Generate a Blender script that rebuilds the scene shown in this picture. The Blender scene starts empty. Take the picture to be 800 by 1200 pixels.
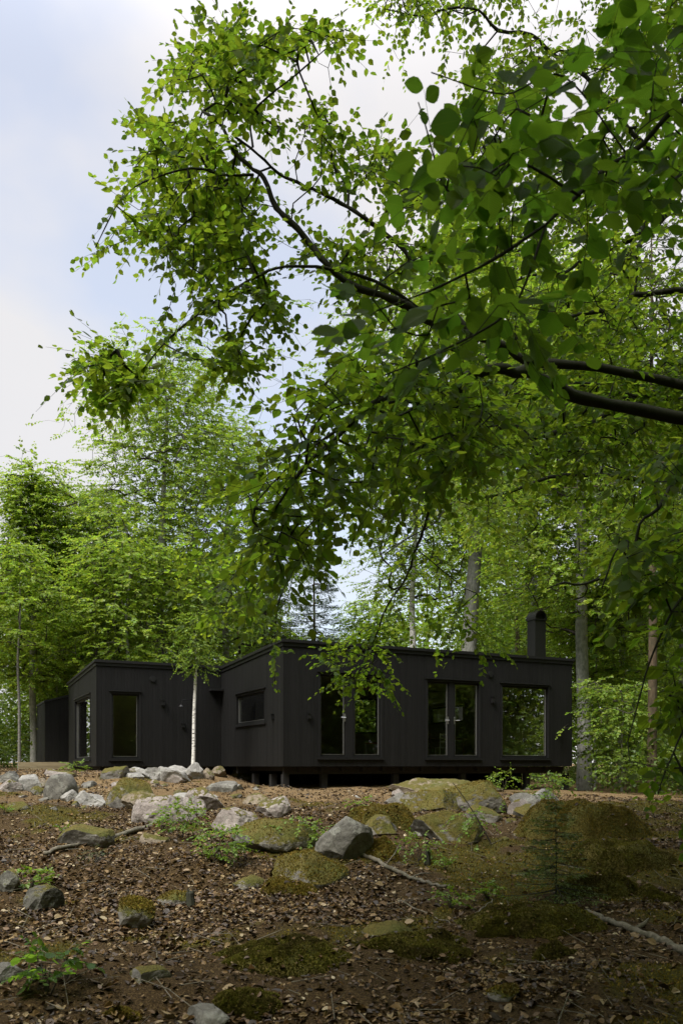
import bpy, bmesh, math, random
import numpy as np
from mathutils import Vector, Matrix, noise as mnoise

rng = np.random.default_rng(11)
random.seed(11)
R = math.radians
scene = bpy.context.scene
COL = scene.collection
EYE = 1.65
F = 1000.0            # focal length in units of the 800 x 1200 photograph
HOR = 897.0

def P(px, py, d):
    return np.array([(px - 400.0) / F * d, d, EYE + (HOR - py) / F * d])

# ---------------------------------------------------------------- small helpers
def link(name, me, parent=None, mat=None, loc=None):
    o = bpy.data.objects.new(name, me)
    COL.objects.link(o)
    if parent is not None:
        o.parent = parent
    if mat is not None and me is not None:
        for m in (mat if isinstance(mat, (list, tuple)) else [mat]):
            me.materials.append(m)
    if loc is not None:
        o.location = loc
    return o

def tag(o, label=None, cat=None, group=None, kind=None):
    if label: o['label'] = label
    if cat: o['category'] = cat
    if group: o['group'] = group
    if kind: o['kind'] = kind
    return o

def thing(name, label, cat, loc=(0, 0, 0), rz=0.0, group=None):
    o = bpy.data.objects.new(name, None)
    COL.objects.link(o)
    o.location = loc
    o.rotation_euler = (0, 0, rz)
    o.empty_display_size = 0.2
    return tag(o, label, cat, group)

def mesh_np(name, V, faces_list, smooth=False, uv=None, mat_idx=None):
    """faces_list: list of int arrays (m x k)."""
    me = bpy.data.meshes.new(name)
    V = np.asarray(V, dtype=np.float32)
    loops, starts, totals = [], [], []
    s = 0
    for Fa in faces_list:
        Fa = np.asarray(Fa, dtype=np.int32)
        if len(Fa) == 0: continue
        m, k = Fa.shape
        loops.append(Fa.ravel())
        starts.append(s + np.arange(m, dtype=np.int32) * k)
        totals.append(np.full(m, k, dtype=np.int32))
        s += m * k
    if not loops:
        return me
    loops = np.concatenate(loops); starts = np.concatenate(starts); totals = np.concatenate(totals)
    me.vertices.add(len(V)); me.vertices.foreach_set('co', V.ravel())
    me.loops.add(len(loops)); me.loops.foreach_set('vertex_index', loops)
    me.polygons.add(len(starts))
    me.polygons.foreach_set('loop_start', starts)
    me.polygons.foreach_set('loop_total', totals)
    me.polygons.foreach_set('use_smooth', np.full(len(starts), smooth, dtype=bool))
    if mat_idx is not None:
        me.polygons.foreach_set('material_index', np.asarray(mat_idx, dtype=np.int32))
    if uv is not None:
        ul = me.uv_layers.new(name='UVMap')
        ul.data.foreach_set('uv', np.asarray(uv, dtype=np.float32)[loops].ravel())
    me.update(calc_edges=True)
    return me

def unit(v):
    v = np.asarray(v, dtype=float)
    return v / np.maximum(np.linalg.norm(v, axis=-1, keepdims=True), 1e-9)

class MB:
    """collects boxes / quads / tubes into one mesh"""
    def __init__(s): s.v = []; s.f4 = []; s.f3 = []; s.n = 0
    def add(s, V, F4=None, F3=None):
        V = np.asarray(V, float)
        if F4 is not None and len(F4): s.f4.append(np.asarray(F4) + s.n)
        if F3 is not None and len(F3): s.f3.append(np.asarray(F3) + s.n)
        s.v.append(V); s.n += len(V)
        return s
    def box(s, x0, x1, y0, y1, z0, z1):
        V = [(x0,y0,z0),(x1,y0,z0),(x1,y1,z0),(x0,y1,z0),(x0,y0,z1),(x1,y0,z1),(x1,y1,z1),(x0,y1,z1)]
        return s.add(V, [(0,3,2,1),(4,5,6,7),(0,1,5,4),(1,2,6,5),(2,3,7,6),(3,0,4,7)])
    def hexa(s, V8):
        return s.add(V8, [(0,3,2,1),(4,5,6,7),(0,1,5,4),(1,2,6,5),(2,3,7,6),(3,0,4,7)])
    def quad(s, a, b, c, d): return s.add([a, b, c, d], [(0,1,2,3)])
    def tube(s, pts, rad, k=6, caps=True):
        pts = np.asarray(pts, float); n = len(pts)
        rad = np.broadcast_to(np.asarray(rad, float), (n,))
        t = np.gradient(pts, axis=0); t = unit(t)
        ref = np.array([0, 0, 1.0]) if abs(t[0][2]) < .9 else np.array([1.0, 0, 0])
        a = unit(np.cross(t, ref)); b = np.cross(t, a)
        # keep frames consistent
        for i in range(1, n):
            if np.dot(a[i], a[i-1]) < 0: a[i] = -a[i]; b[i] = -b[i]
        th = np.arange(k) / k * 2 * np.pi
        V = pts[:, None, :] + rad[:, None, None] * (np.cos(th)[None, :, None] * a[:, None, :] + np.sin(th)[None, :, None] * b[:, None, :])
        V = V.reshape(-1, 3)
        Fq = []
        for i in range(n - 1):
            for j in range(k):
                j2 = (j + 1) % k
                Fq.append((i*k+j, i*k+j2, (i+1)*k+j2, (i+1)*k+j))
        F3 = []
        if caps:
            V = np.vstack([V, pts[0], pts[-1]])
            c0, c1 = n*k, n*k+1
            for j in range(k):
                j2 = (j + 1) % k
                F3.append((c0, j2, j)); F3.append((c1, (n-1)*k+j, (n-1)*k+j2))
        return s.add(V, Fq, F3)
    def build(s, name, mat=None, parent=None, smooth=False, loc=None):
        if not s.v: return None
        fl = []
        if s.f4: fl.append(np.vstack(s.f4))
        if s.f3: fl.append(np.vstack(s.f3))
        me = mesh_np(name, np.vstack(s.v), fl, smooth)
        return link(name, me, parent, mat, loc)

def catmull(pts, n=6):
    pts = np.asarray(pts, float)
    q = np.vstack([2*pts[0]-pts[1], pts, 2*pts[-1]-pts[-2]])
    out = []
    for i in range(1, len(q) - 2):
        for t in np.linspace(0, 1, n, endpoint=False):
            a, b, c, d = q[i-1], q[i], q[i+1], q[i+2]
            out.append(.5*((2*b)+(-a+c)*t+(2*a-5*b+4*c-d)*t*t+(-a+3*b-3*c+d)*t**3))
    out.append(pts[-1])
    return np.array(out)

# ---------------------------------------------------------------- numpy value noise
def _hash(ix, iy, seed):
    h = (ix.astype(np.int64) * 374761393 + iy.astype(np.int64) * 668265263 + seed * 974711) & 0xffffffff
    h = ((h ^ (h >> 13)) * 1274126177) & 0xffffffff
    return ((h ^ (h >> 16)) & 0xffff) / 65535.0
def vnoise(x, y, seed=0):
    x = np.asarray(x, float); y = np.asarray(y, float)
    ix = np.floor(x); iy = np.floor(y)
    fx = x - ix; fy = y - iy
    fx = fx*fx*fx*(fx*(fx*6-15)+10); fy = fy*fy*fy*(fy*(fy*6-15)+10)
    a = _hash(ix, iy, seed); b = _hash(ix+1, iy, seed); c = _hash(ix, iy+1, seed); d = _hash(ix+1, iy+1, seed)
    return (a*(1-fx)+b*fx)*(1-fy)+(c*(1-fx)+d*fx)*fy - .5
def sstep(a, b, x):
    t = np.clip((np.asarray(x, float) - a) / (b - a), 0, 1)
    return t*t*(3-2*t)

def ground_z(x, y):
    x = np.asarray(x, float); y = np.asarray(y, float)
    z = np.interp(y, [-60, 0, 5, 8, 11, 15, 18, 20, 23, 30, 90, 300], [0, 0, .05, .25, .50, .83, 1.07, 1.24, 1.32, 1.34, 1.6, 2.5])
    far = sstep(13, 23, y)
    z = z + .17 * far * sstep(-2.5, -5.5, x)
    z = z - .46 * far * sstep(0.5, 8, x) * (1 - .7*sstep(30, 80, y))
    z = z - .25*sstep(18.3, 21.2, y)*(1-sstep(30, 40, y))*sstep(-3.6, -2.0, x)*(1-sstep(2, 7, x))
    amp = 1 - .6*sstep(19, 23, y)
    z = z + amp*(.22*vnoise(x*.55+3, y*.55, 1) + .12*vnoise(x*1.7, y*1.7, 2) + .05*vnoise(x*5, y*5, 3))
    z = z + .012*vnoise(x*13, y*13, 4)
    z = np.where((y > 19) & (y < 36), np.minimum(z, 1.5), z)
    return z

def moss_mask(x, y):
    m = vnoise(x*.42+9, y*.55, 61)+.55*vnoise(x*1.3, y*1.5, 62)+.3*vnoise(x*4, y*4, 63)
    t = .19 - .10*sstep(0, 4, x)*sstep(6, 9, y) + .08*sstep(17, 20, y)
    return sstep(t, t+.16, m)*sstep(3, 4, y)*(1-sstep(22, 26, y))

def hit(px, py, d0=3.0, d1=70.0):
    """where the ray through a pixel meets the ground"""
    d = np.arange(d0, d1, .02)
    x = (px-400)/F*d; z = EYE + (HOR-py)/F*d
    below = np.nonzero(ground_z(x, d) >= z)[0]
    i = below[0] if len(below) else len(d)-1
    return np.array([x[i], d[i], float(ground_z(x[i], d[i]))])

# ---------------------------------------------------------------- materials
def new_mat(name):
    m = bpy.data.materials.new(name); m.use_nodes = True
    nt = m.node_tree; nt.nodes.clear()
    out = nt.nodes.new('ShaderNodeOutputMaterial')
    return m, nt, out
def N(nt, t, **kw):
    n = nt.nodes.new(t)
    for k, v in kw.items():
        if k.startswith('i_'):
            key = k[2:].replace('_', ' ')
            n.inputs[key].default_value = v
        else: setattr(n, k, v)
    return n
def ramp(nt, fac, stops, interp='LINEAR'):
    r = nt.nodes.new('ShaderNodeValToRGB'); r.color_ramp.interpolation = interp
    e = r.color_ramp.elements
    while len(e) < len(stops): e.new(.5)
    for i, (p, c) in enumerate(stops):
        e[i].position = p
        e[i].color = (*c, 1) if len(c) == 3 else c
    nt.links.new(fac, r.inputs[0])
    return r.outputs[0]
def mixc(nt, fac, a, b, blend='MIX'):
    n = nt.nodes.new('ShaderNodeMix'); n.data_type = 'RGBA'; n.blend_type = blend
    for sock, v in ((n.inputs[0], fac), (n.inputs[6], a), (n.inputs[7], b)):
        if hasattr(v, 'is_linked') or hasattr(v, 'links'): nt.links.new(v, sock)
        else: sock.default_value = v if not isinstance(v, tuple) else ((*v, 1) if len(v) == 3 else v)
    return n.outputs[2]
def math_n(nt, op, a, b=None):
    n = nt.nodes.new('ShaderNodeMath'); n.operation = op
    for i, v in enumerate((a, b)):
        if v is None: continue
        if hasattr(v, 'links'): nt.links.new(v, n.inputs[i])
        else: n.inputs[i].default_value = v
    return n.outputs[0]
def noise(nt, scale, detail=4, rough=.55, vec=None, mapscale=None):
    n = N(nt, 'ShaderNodeTexNoise', i_Scale=scale, i_Detail=detail, i_Roughness=rough)
    if vec is not None:
        if mapscale is not None:
            mp = N(nt, 'ShaderNodeMapping'); mp.inputs['Scale'].default_value = mapscale
            nt.links.new(vec, mp.inputs['Vector']); vec = mp.outputs[0]
        nt.links.new(vec, n.inputs['Vector'])
    return n.outputs[0]
def bump(nt, h, strength=.5, dist=.02):
    b = N(nt, 'ShaderNodeBump'); b.inputs['Strength'].default_value = strength; b.inputs['Distance'].default_value = dist
    nt.links.new(h, b.inputs['Height'])
    return b.outputs[0]
def principled(nt, out, color, rough=.6, normal=None, spec=.4, metal=0.0):
    p = N(nt, 'ShaderNodeBsdfPrincipled')
    if hasattr(color, 'links'): nt.links.new(color, p.inputs['Base Color'])
    else: p.inputs['Base Color'].default_value = (*color, 1)
    if hasattr(rough, 'links'): nt.links.new(rough, p.inputs['Roughness'])
    else: p.inputs['Roughness'].default_value = rough
    p.inputs['Specular IOR Level'].default_value = spec
    p.inputs['Metallic'].default_value = metal
    if normal is not None: nt.links.new(normal, p.inputs['Normal'])
    nt.links.new(p.outputs[0], out.inputs[0])
    return p
def objco(nt): return N(nt, 'ShaderNodeTexCoord').outputs['Object']
def geopos(nt): return N(nt, 'ShaderNodeNewGeometry').outputs['Position']

def leaf_mat(name, refl, trans, mix=.5, rough=.45, var=.5, hue=.03, veins=False, spec=.35):
    m, nt, out = new_mat(name)
    g = N(nt, 'ShaderNodeNewGeometry')
    rnd = g.outputs['Random Per Island']
    val = N(nt, 'ShaderNodeMapRange'); nt.links.new(rnd, val.inputs[0])
    val.inputs[3].default_value = 1 - var*.6; val.inputs[4].default_value = 1 + var*.7
    h2 = math_n(nt, 'FRACT', math_n(nt, 'MULTIPLY', rnd, 37.7))
    hr = N(nt, 'ShaderNodeMapRange'); nt.links.new(h2, hr.inputs[0])
    hr.inputs[3].default_value = .5 - hue; hr.inputs[4].default_value = .5 + hue*.6
    def hsv(col):
        h = N(nt, 'ShaderNodeHueSaturation'); h.inputs['Color'].default_value = (*col, 1)
        nt.links.new(val.outputs[0], h.inputs['Value']); nt.links.new(hr.outputs[0], h.inputs['Hue'])
        return h.outputs[0]
    c1, c2 = hsv(refl), hsv(trans)
    nrm = None
    if veins:
        uv = N(nt, 'ShaderNodeUVMap').outputs[0]
        sep = N(nt, 'ShaderNodeSeparateXYZ'); nt.links.new(uv, sep.inputs[0])
        ax = math_n(nt, 'ABSOLUTE', sep.outputs[0])
        ph = math_n(nt, 'MULTIPLY', math_n(nt, 'SUBTRACT', sep.outputs[1], math_n(nt, 'MULTIPLY', ax, .8)), 46.0)
        w = math_n(nt, 'POWER', math_n(nt, 'ABSOLUTE', math_n(nt, 'COSINE', ph)), 10.0)
        mid = math_n(nt, 'LESS_THAN', ax, .012)
        v = math_n(nt, 'MAXIMUM', math_n(nt, 'MULTIPLY', w, .6), mid)
        c2 = mixc(nt, math_n(nt, 'MULTIPLY', v, .75), c2, (trans[0]*1.4, trans[1]*1.25, trans[2]*1.6))
        nrm = bump(nt, v, .8, .002)
    p = N(nt, 'ShaderNodeBsdfPrincipled'); nt.links.new(c1, p.inputs['Base Color'])
    p.inputs['Roughness'].default_value = rough; p.inputs['Specular IOR Level'].default_value = spec
    t = N(nt, 'ShaderNodeBsdfTranslucent'); nt.links.new(c2, t.inputs['Color'])
    if nrm is not None: nt.links.new(nrm, p.inputs['Normal'])
    mx = N(nt, 'ShaderNodeMixShader'); mx.inputs[0].default_value = mix
    nt.links.new(p.outputs[0], mx.inputs[1]); nt.links.new(t.outputs[0], mx.inputs[2])
    nt.links.new(mx.outputs[0], out.inputs[0])
    return m

def patchy(m, scale, other, amount=.8):
    nt = m.node_tree
    f = ramp(nt, noise(nt, scale, 5, .65, geopos(nt)), [(.42, (0, 0, 0)), (.62, (amount, amount, amount))])
    for n in list(nt.nodes):
        if n.type == 'HUE_SAT':
            for l in list(n.outputs[0].links):
                to = l.to_socket; nt.links.remove(l)
                nt.links.new(mixc(nt, f, n.outputs[0], other), to)
def bark_mat(name, dark, light, scale=9, stretch=(1, 1, .25), b=.6):
    m, nt, out = new_mat(name)
    v = objco(nt)
    n1 = noise(nt, scale, 6, .65, v, stretch); n2 = noise(nt, scale*.25, 3, .5, v)
    c = ramp(nt, n1, [(.3, dark), (.7, light)])
    c = mixc(nt, math_n(nt, 'MULTIPLY', n2, .5), c, (.06, .075, .04))
    principled(nt, out, c, .85, bump(nt, n1, b, .02), .2)
    return m
def birch_mat(name):
    m, nt, out = new_mat(name)
    v = objco(nt)
    n1 = noise(nt, 7, 4, .6, v, (1.2, 1.2, 5)); n2 = noise(nt, 2.2, 4, .6, v, (1, 1, .8))
    marks = ramp(nt, n1, [(.56, (0, 0, 0)), (.62, (1, 1, 1))])
    low = ramp(nt, n2, [(.6, (0, 0, 0)), (.7, (1, 1, 1))])
    c = mixc(nt, marks, (.66, .64, .60), (.035, .03, .028))
    c = mixc(nt, low, c, (.09, .075, .06))
    principled(nt, out, c, .7, bump(nt, n1, .4, .01), .3)
    return m
def plain(name, col, rough=.5, metal=0.0, spec=.4, bs=0.0, scale=30, var=.15):
    m, nt, out = new_mat(name)
    n1 = noise(nt, scale, 4, .6, objco(nt))
    c = mixc(nt, n1, tuple(x*(1-var) for x in col), tuple(min(1, x*(1+var)) for x in col))
    principled(nt, out, c, rough, bump(nt, n1, bs, .01) if bs else None, spec, metal)
    return m

M = {}
# beech canopy overhead, forest behind, shrubs
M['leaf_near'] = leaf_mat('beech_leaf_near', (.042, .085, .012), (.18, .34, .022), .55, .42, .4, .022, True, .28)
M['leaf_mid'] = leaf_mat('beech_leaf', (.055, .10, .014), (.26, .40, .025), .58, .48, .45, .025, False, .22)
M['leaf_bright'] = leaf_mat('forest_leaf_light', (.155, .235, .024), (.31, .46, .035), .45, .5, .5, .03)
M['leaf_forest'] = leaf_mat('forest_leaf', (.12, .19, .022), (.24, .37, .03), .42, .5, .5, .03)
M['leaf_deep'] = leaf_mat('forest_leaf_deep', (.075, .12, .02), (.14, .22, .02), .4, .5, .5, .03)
M['leaf_shrub'] = leaf_mat('shrub_leaf', (.10, .17, .018), (.22, .34, .025), .4, .45, .4, .02)
M['needle'] = leaf_mat('spruce_needle', (.05, .075, .022), (.06, .10, .02), .25, .5, .5, .02)
M['needle_pale'] = leaf_mat('spruce_needle_pale', (.05, .085, .04), (.06, .11, .03), .25, .5, .5, .02)
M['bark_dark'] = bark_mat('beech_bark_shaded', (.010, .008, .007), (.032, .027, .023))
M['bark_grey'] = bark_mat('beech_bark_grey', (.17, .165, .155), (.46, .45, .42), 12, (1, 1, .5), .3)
M['bark_brown'] = bark_mat('conifer_bark', (.035, .023, .015), (.12, .078, .05), 14, (1, 1, .35), .8)
M['birch'] = birch_mat('birch_bark')
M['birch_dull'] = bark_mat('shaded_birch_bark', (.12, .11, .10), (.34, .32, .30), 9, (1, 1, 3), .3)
M['twig'] = plain('twig_bark', (.035, .028, .022), .8)
M['dead'] = bark_mat('dead_branch_bark', (.05, .04, .03), (.20, .17, .135), 18, (1, 1, .4), .6)
M['dead_pale'] = plain('broken_pale_wood', (.42, .30, .18), .8)

def rock_mat(name, a, b, moss=.0, lichen=.25):
    m, nt, out = new_mat(name)
    v = objco(nt)
    n1 = noise(nt, 2.5, 6, .6, v); n2 = noise(nt, 22, 5, .7, v); n3 = noise(nt, 6, 5, .65, v)
    vor = N(nt, 'ShaderNodeTexVoronoi', i_Scale=3.0); vor.feature = 'DISTANCE_TO_EDGE'
    wv = N(nt, 'ShaderNodeVectorMath'); wv.operation = 'ADD'
    nn = N(nt, 'ShaderNodeTexNoise', i_Scale=3.0); nt.links.new(v, nn.inputs[0])
    nt.links.new(v, wv.inputs[0]); nt.links.new(nn.outputs[1], wv.inputs[1]); nt.links.new(wv.outputs[0], vor.inputs['Vector'])
    c = ramp(nt, n1, [(.28, a), (.72, b)])
    c = mixc(nt, ramp(nt, n2, [(.35, (0, 0, 0)), (.7, (.5, .5, .5))]), c, tuple(x*.45 for x in a))
    lf = ramp(nt, n3, [(.55, (0, 0, 0)), (.62, (lichen, lichen, lichen))])
    c = mixc(nt, lf, c, (.36, .37, .32))
    crack = ramp(nt, vor.outputs[0], [(0, (.65, .65, .65)), (.02, (0, 0, 0))])
    c = mixc(nt, crack, c, tuple(x*.3 for x in a))
    hgt = math_n(nt, 'ADD', math_n(nt, 'MULTIPLY', n3, .6), math_n(nt, 'MULTIPLY', n2, .35))
    if moss > 0:
        g = N(nt, 'ShaderNodeNewGeometry')
        sep = N(nt, 'ShaderNodeSeparateXYZ'); nt.links.new(g.outputs['Normal'], sep.inputs[0])
        k = math_n(nt, 'ADD', math_n(nt, 'MULTIPLY', sep.outputs[2], .55), math_n(nt, 'MULTIPLY', n3, 1.1))
        t = 1.25 - moss
        mf = ramp(nt, k, [(max(0, t-.12), (0, 0, 0)), (min(1, t+.06), (1, 1, 1))])
        mn = noise(nt, 55, 4, .7, v)
        mn2 = noise(nt, 3.5, 4, .6, v)
        mc = ramp(nt, mn, [(.3, (.035, .030, .008)), (.55, (.105, .084, .018)), (.75, (.165, .13, .03))])
        mc = mixc(nt, ramp(nt, mn2, [(.4, (0, 0, 0)), (.7, (.8, .8, .8))]), mc, (.055, .065, .012))
        c = mixc(nt, mf, c, mc)
        hgt = math_n(nt, 'ADD', hgt, math_n(nt, 'MULTIPLY', math_n(nt, 'MULTIPLY', mn, mf), .8))
    principled(nt, out, c, .88, bump(nt, hgt, .9, .03), .2)
    return m
M['r_grey'] = rock_mat('grey_granite', (.075, .07, .06), (.19, .18, .153), .12)
M['r_pale'] = rock_mat('pale_granite', (.17, .162, .148), (.33, .315, .285), .08)
M['r_pink'] = rock_mat('pinkish_granite', (.16, .135, .12), (.34, .30, .27), .15)
M['r_tan'] = rock_mat('tan_granite', (.15, .12, .085), (.30, .25, .19), .3)
M['r_half'] = rock_mat('half_mossy_granite', (.11, .105, .095), (.27, .25, .22), .52)
M['r_dark'] = rock_mat('dark_granite', (.045, .044, .036), (.13, .125, .105), .3)
M['r_moss'] = rock_mat('mossy_granite', (.09, .085, .075), (.2, .19, .17), 1.02)
M['moss_base'] = rock_mat('moss_cushion', (.05, .04, .02), (.1, .08, .04), 1.5)
M['moss'] = leaf_mat('moss_fuzz', (.165, .128, .022), (.14, .12, .015), .25, .8, .7, .03, False, .1)
M['moss_green'] = leaf_mat('moss_fuzz_green', (.115, .105, .018), (.10, .11, .014), .25, .8, .7, .03, False, .1)

patchy(M['moss'], 5.0, (.07, .05, .014), .6); patchy(M['moss_green'], 4.0, (.045, .034, .012))
M['needle_young'] = leaf_mat('young_spruce_needle', (.075, .11, .022), (.10, .15, .02), .3, .5, .5, .02)
# forest soil: dark humus, needles, moss patches, sandy bare ground by the house
def ground_mat():
    m, nt, out = new_mat('forest_floor')
    v = geopos(nt)
    n1 = noise(nt, .55, 5, .6, v); n2 = noise(nt, 9, 6, .7, v); n3 = noise(nt, 60, 4, .75, v); n4 = noise(nt, 1.3, 6, .65, v)
    c = ramp(nt, n3, [(.3, (.018, .012, .008)), (.5, (.048, .030, .012)), (.72, (.14, .095, .042))])
    c2 = ramp(nt, n3, [(.3, (.06, .034, .016)), (.52, (.16, .108, .052)), (.75, (.30, .23, .14))])
    sep = N(nt, 'ShaderNodeSeparateXYZ'); nt.links.new(v, sep.inputs[0])
    yr = N(nt, 'ShaderNodeMapRange'); nt.links.new(math_n(nt, 'ADD', sep.outputs[1], math_n(nt, 'MULTIPLY', n1, 5.0)), yr.inputs[0])
    yr.inputs[1].default_value = 17.5; yr.inputs[2].default_value = 20.5; yr.clamp = True
    c = mixc(nt, yr.outputs[0], c, c2)
    mc = ramp(nt, n3, [(.3, (.02, .02, .006)), (.6, (.075, .068, .014)), (.8, (.13, .115, .025))])
    at = N(nt, 'ShaderNodeAttribute'); at.attribute_name = 'moss'
    mf = math_n(nt, 'MULTIPLY', at.outputs['Fac'], .9)
    c = mixc(nt, mf, c, mc)
    h = math_n(nt, 'ADD', math_n(nt, 'MULTIPLY', n2, .6), math_n(nt, 'MULTIPLY', n3, .5))
    principled(nt, out, c, .95, bump(nt, h, 1.0, .05), .1)
    return m
M['ground'] = ground_mat()

def litter_mat():
    m, nt, out = new_mat('dry_beech_leaves')
    g = N(nt, 'ShaderNodeNewGeometry'); r = g.outputs['Random Per Island']
    c = ramp(nt, r, [(0, (.015, .009, .0035)), (.32, (.042, .022, .0065)), (.6, (.105, .056, .0145)), (.82, (.165, .102, .031)), (.95, (.24, .175, .085)), (1, (.40, .335, .21))])
    n2 = noise(nt, 45, 3, .6, g.outputs['Position'])
    c = mixc(nt, math_n(nt, 'MULTIPLY', n2, .45), c, (.03, .018, .01))
    p = N(nt, 'ShaderNodeBsdfPrincipled'); nt.links.new(c, p.inputs['Base Color'])
    p.inputs['Roughness'].default_value = .55; p.inputs['Specular IOR Level'].default_value = .35
    nt.links.new(p.outputs[0], out.inputs[0])
    return m
M['litter'] = litter_mat()

def black_wood():
    m, nt, out = new_mat('black_stained_boards')
    v = objco(nt)
    g = N(nt, 'ShaderNodeNewGeometry'); r = g.outputs['Random Per Island']
    gr = noise(nt, 14, 6, .65, v, (4, 4, .18)); st = noise(nt, 1.4, 4, .6, v)
    a = ramp(nt, gr, [(.3, (.0040, .0040, .0039)), (.7, (.0088, .0086, .0084))])
    hs = N(nt, 'ShaderNodeHueSaturation'); nt.links.new(a, hs.inputs['Color'])
    mr = N(nt, 'ShaderNodeMapRange'); nt.links.new(math_n(nt, 'ADD', math_n(nt, 'MULTIPLY', r, .7), math_n(nt, 'MULTIPLY', st, .6)), mr.inputs[0])
    mr.inputs[3].default_value = .7; mr.inputs[4].default_value = 1.3
    nt.links.new(mr.outputs[0], hs.inputs['Value'])
    principled(nt, out, hs.outputs[0], .62, bump(nt, gr, .5, .006), .22)
    return m
M['boards'] = black_wood()
M['black_metal'] = plain('black_sheet_metal', (.008, .008, .0082), .5, .0, .35, .05, 8)
M['black_frame'] = plain('black_window_frame', (.0075, .0075, .0075), .6, 0, .25)
M['alu'] = plain('grey_aluminium_edge', (.22, .22, .215), .38, .7, .5)
M['steel'] = plain('brushed_steel', (.55, .55, .54), .3, .9, .5)
M['under'] = plain('underside_board', (.012, .011, .01), .9)
M['pier'] = plain('weathered_shaded_pier', (.013, .0125, .012), .85, 0, .3, .4, 12, .4)  # colour darkened to deepen the shadow gap under the house
M['lining'] = plain('interior_lining', (.46, .42, .34), .7, 0, .3, .1, 6)
M['int_floor'] = plain('interior_floor', (.30, .22, .14), .45, 0, .4, .1, 6)
M['white_paint'] = plain('white_chair_paint', (.72, .71, .68), .45)
M['brown_wood'] = plain('brown_chair_wood', (.16, .075, .03), .5)
M['red_seat'] = plain('red_seat_fabric', (.30, .055, .03), .7)
def deck_mat():
    m, nt, out = new_mat('raw_deck_timber')
    g = N(nt, 'ShaderNodeNewGeometry'); v = objco(nt)
    gr = noise(nt, 10, 5, .6, v, (.2, 4, 4))
    c = ramp(nt, gr, [(.3, (.27, .22, .13)), (.7, (.42, .35, .22))])
    principled(nt, out, c, .8, bump(nt, gr, .3, .005), .2); return m
M['deck'] = deck_mat()
def glass_mat():
    m, nt, out = new_mat('window_glass')
    t = N(nt, 'ShaderNodeBsdfTransparent'); t.inputs[0].default_value = (.94, .96, .95, 1)
    gl = N(nt, 'ShaderNodeBsdfGlossy'); gl.inputs['Roughness'].default_value = .0
    gl.inputs[0].default_value = (1, 1, 1, 1)
    fr = N(nt, 'ShaderNodeFresnel'); fr.inputs[0].default_value = 1.52
    f = math_n(nt, 'MINIMUM', math_n(nt, 'MULTIPLY', fr.outputs[0], 1.35), .9)
    mx = N(nt, 'ShaderNodeMixShader'); nt.links.new(f, mx.inputs[0])
    nt.links.new(t.outputs[0], mx.inputs[1]); nt.links.new(gl.outputs[0], mx.inputs[2])
    nt.links.new(mx.outputs[0], out.inputs[0]); return m
M['glass'] = glass_mat()

# ---------------------------------------------------------------- foliage machinery
T_LO = (np.array([(0,0,0),(-.38,.45,.07),(0,1,-.06),(.38,.45,.07)]), None, [(0,2,1),(0,3,2)])
T_MID = (np.array([(0,0,0),(-.31,.25,.05),(-.33,.60,.06),(0,1,-.05),(.33,.60,.06),(.31,.25,.05)]), [(0,3,2,1),(0,5,4,3)], None)
_t = [0, .09, .2, .32, .44, .56, .68, .79, .9, 1.0]
_w = [0.012, .17, .29, .35, .37, .355, .305, .225, .125, 0.0]
_V = []
for _i, (_a, _b) in enumerate(zip(_t, _w)):
    _z = (.018 if _i % 2 else -.010)
    _dr = -.10*_a*_a
    _e = (.012 if _i % 2 else -.006)
    _V += [(-_b-_e*(_b > .02), _a+.03*(_b > .02), _dr+.055*math.sin(_a*3)+_z*.9), (-_b*.5, _a+.015, _dr+.03*math.sin(_a*3)+_z), (0, _a, _dr-.012),
           (_b*.5, _a+.015, _dr+.03*math.sin(_a*3)+_z), (_b+_e*(_b > .02), _a+.03*(_b > .02), _dr+.055*math.sin(_a*3)+_z*.9)]
_F = [(5*_i+_j, 5*_i+_j+1, 5*_i+_j+6, 5*_i+_j+5) for _i in range(9) for _j in range(4)]
T_HI = (np.array(_V), _F, None)
T_NEEDLE = (np.array([(0,0,0),(-.11,.5,.02),(0,1,-.03),(.11,.5,.02)]), None, [(0,2,1),(0,3,2)])

def leaves_mesh(name, base, axis, nrm, length, tmpl, uv=False, seed=0, smooth=False):
    r = np.random.default_rng(seed + 5)
    T, F4, F3 = tmpl
    n = len(base); k = len(T)
    axis = unit(axis); side = unit(np.cross(axis, nrm)); nrm = np.cross(side, axis)
    curl = r.uniform(-.6, 2.6, n)[:, None]
    wid = r.uniform(.82, 1.15, n)[:, None]
    V = base[:, None, :] + length[:, None, None] * (
        (T[None, :, 0] * wid)[:, :, None] * side[:, None, :] +
        np.broadcast_to(T[None, :, 1], (n, k))[:, :, None] * axis[:, None, :] +
        (T[None, :, 2] * curl)[:, :, None] * nrm[:, None, :])
    off = (np.arange(n) * k)[:, None, None]
    fl = []
    if F4: fl.append((np.array(F4)[None] + off).reshape(-1, 4))
    if F3: fl.append((np.array(F3)[None] + off).reshape(-1, 3))
    UV = np.tile(T[:, :2], (n, 1)) if uv else None
    return mesh_np(name, V.reshape(-1, 3), fl, smooth, UV)

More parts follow.
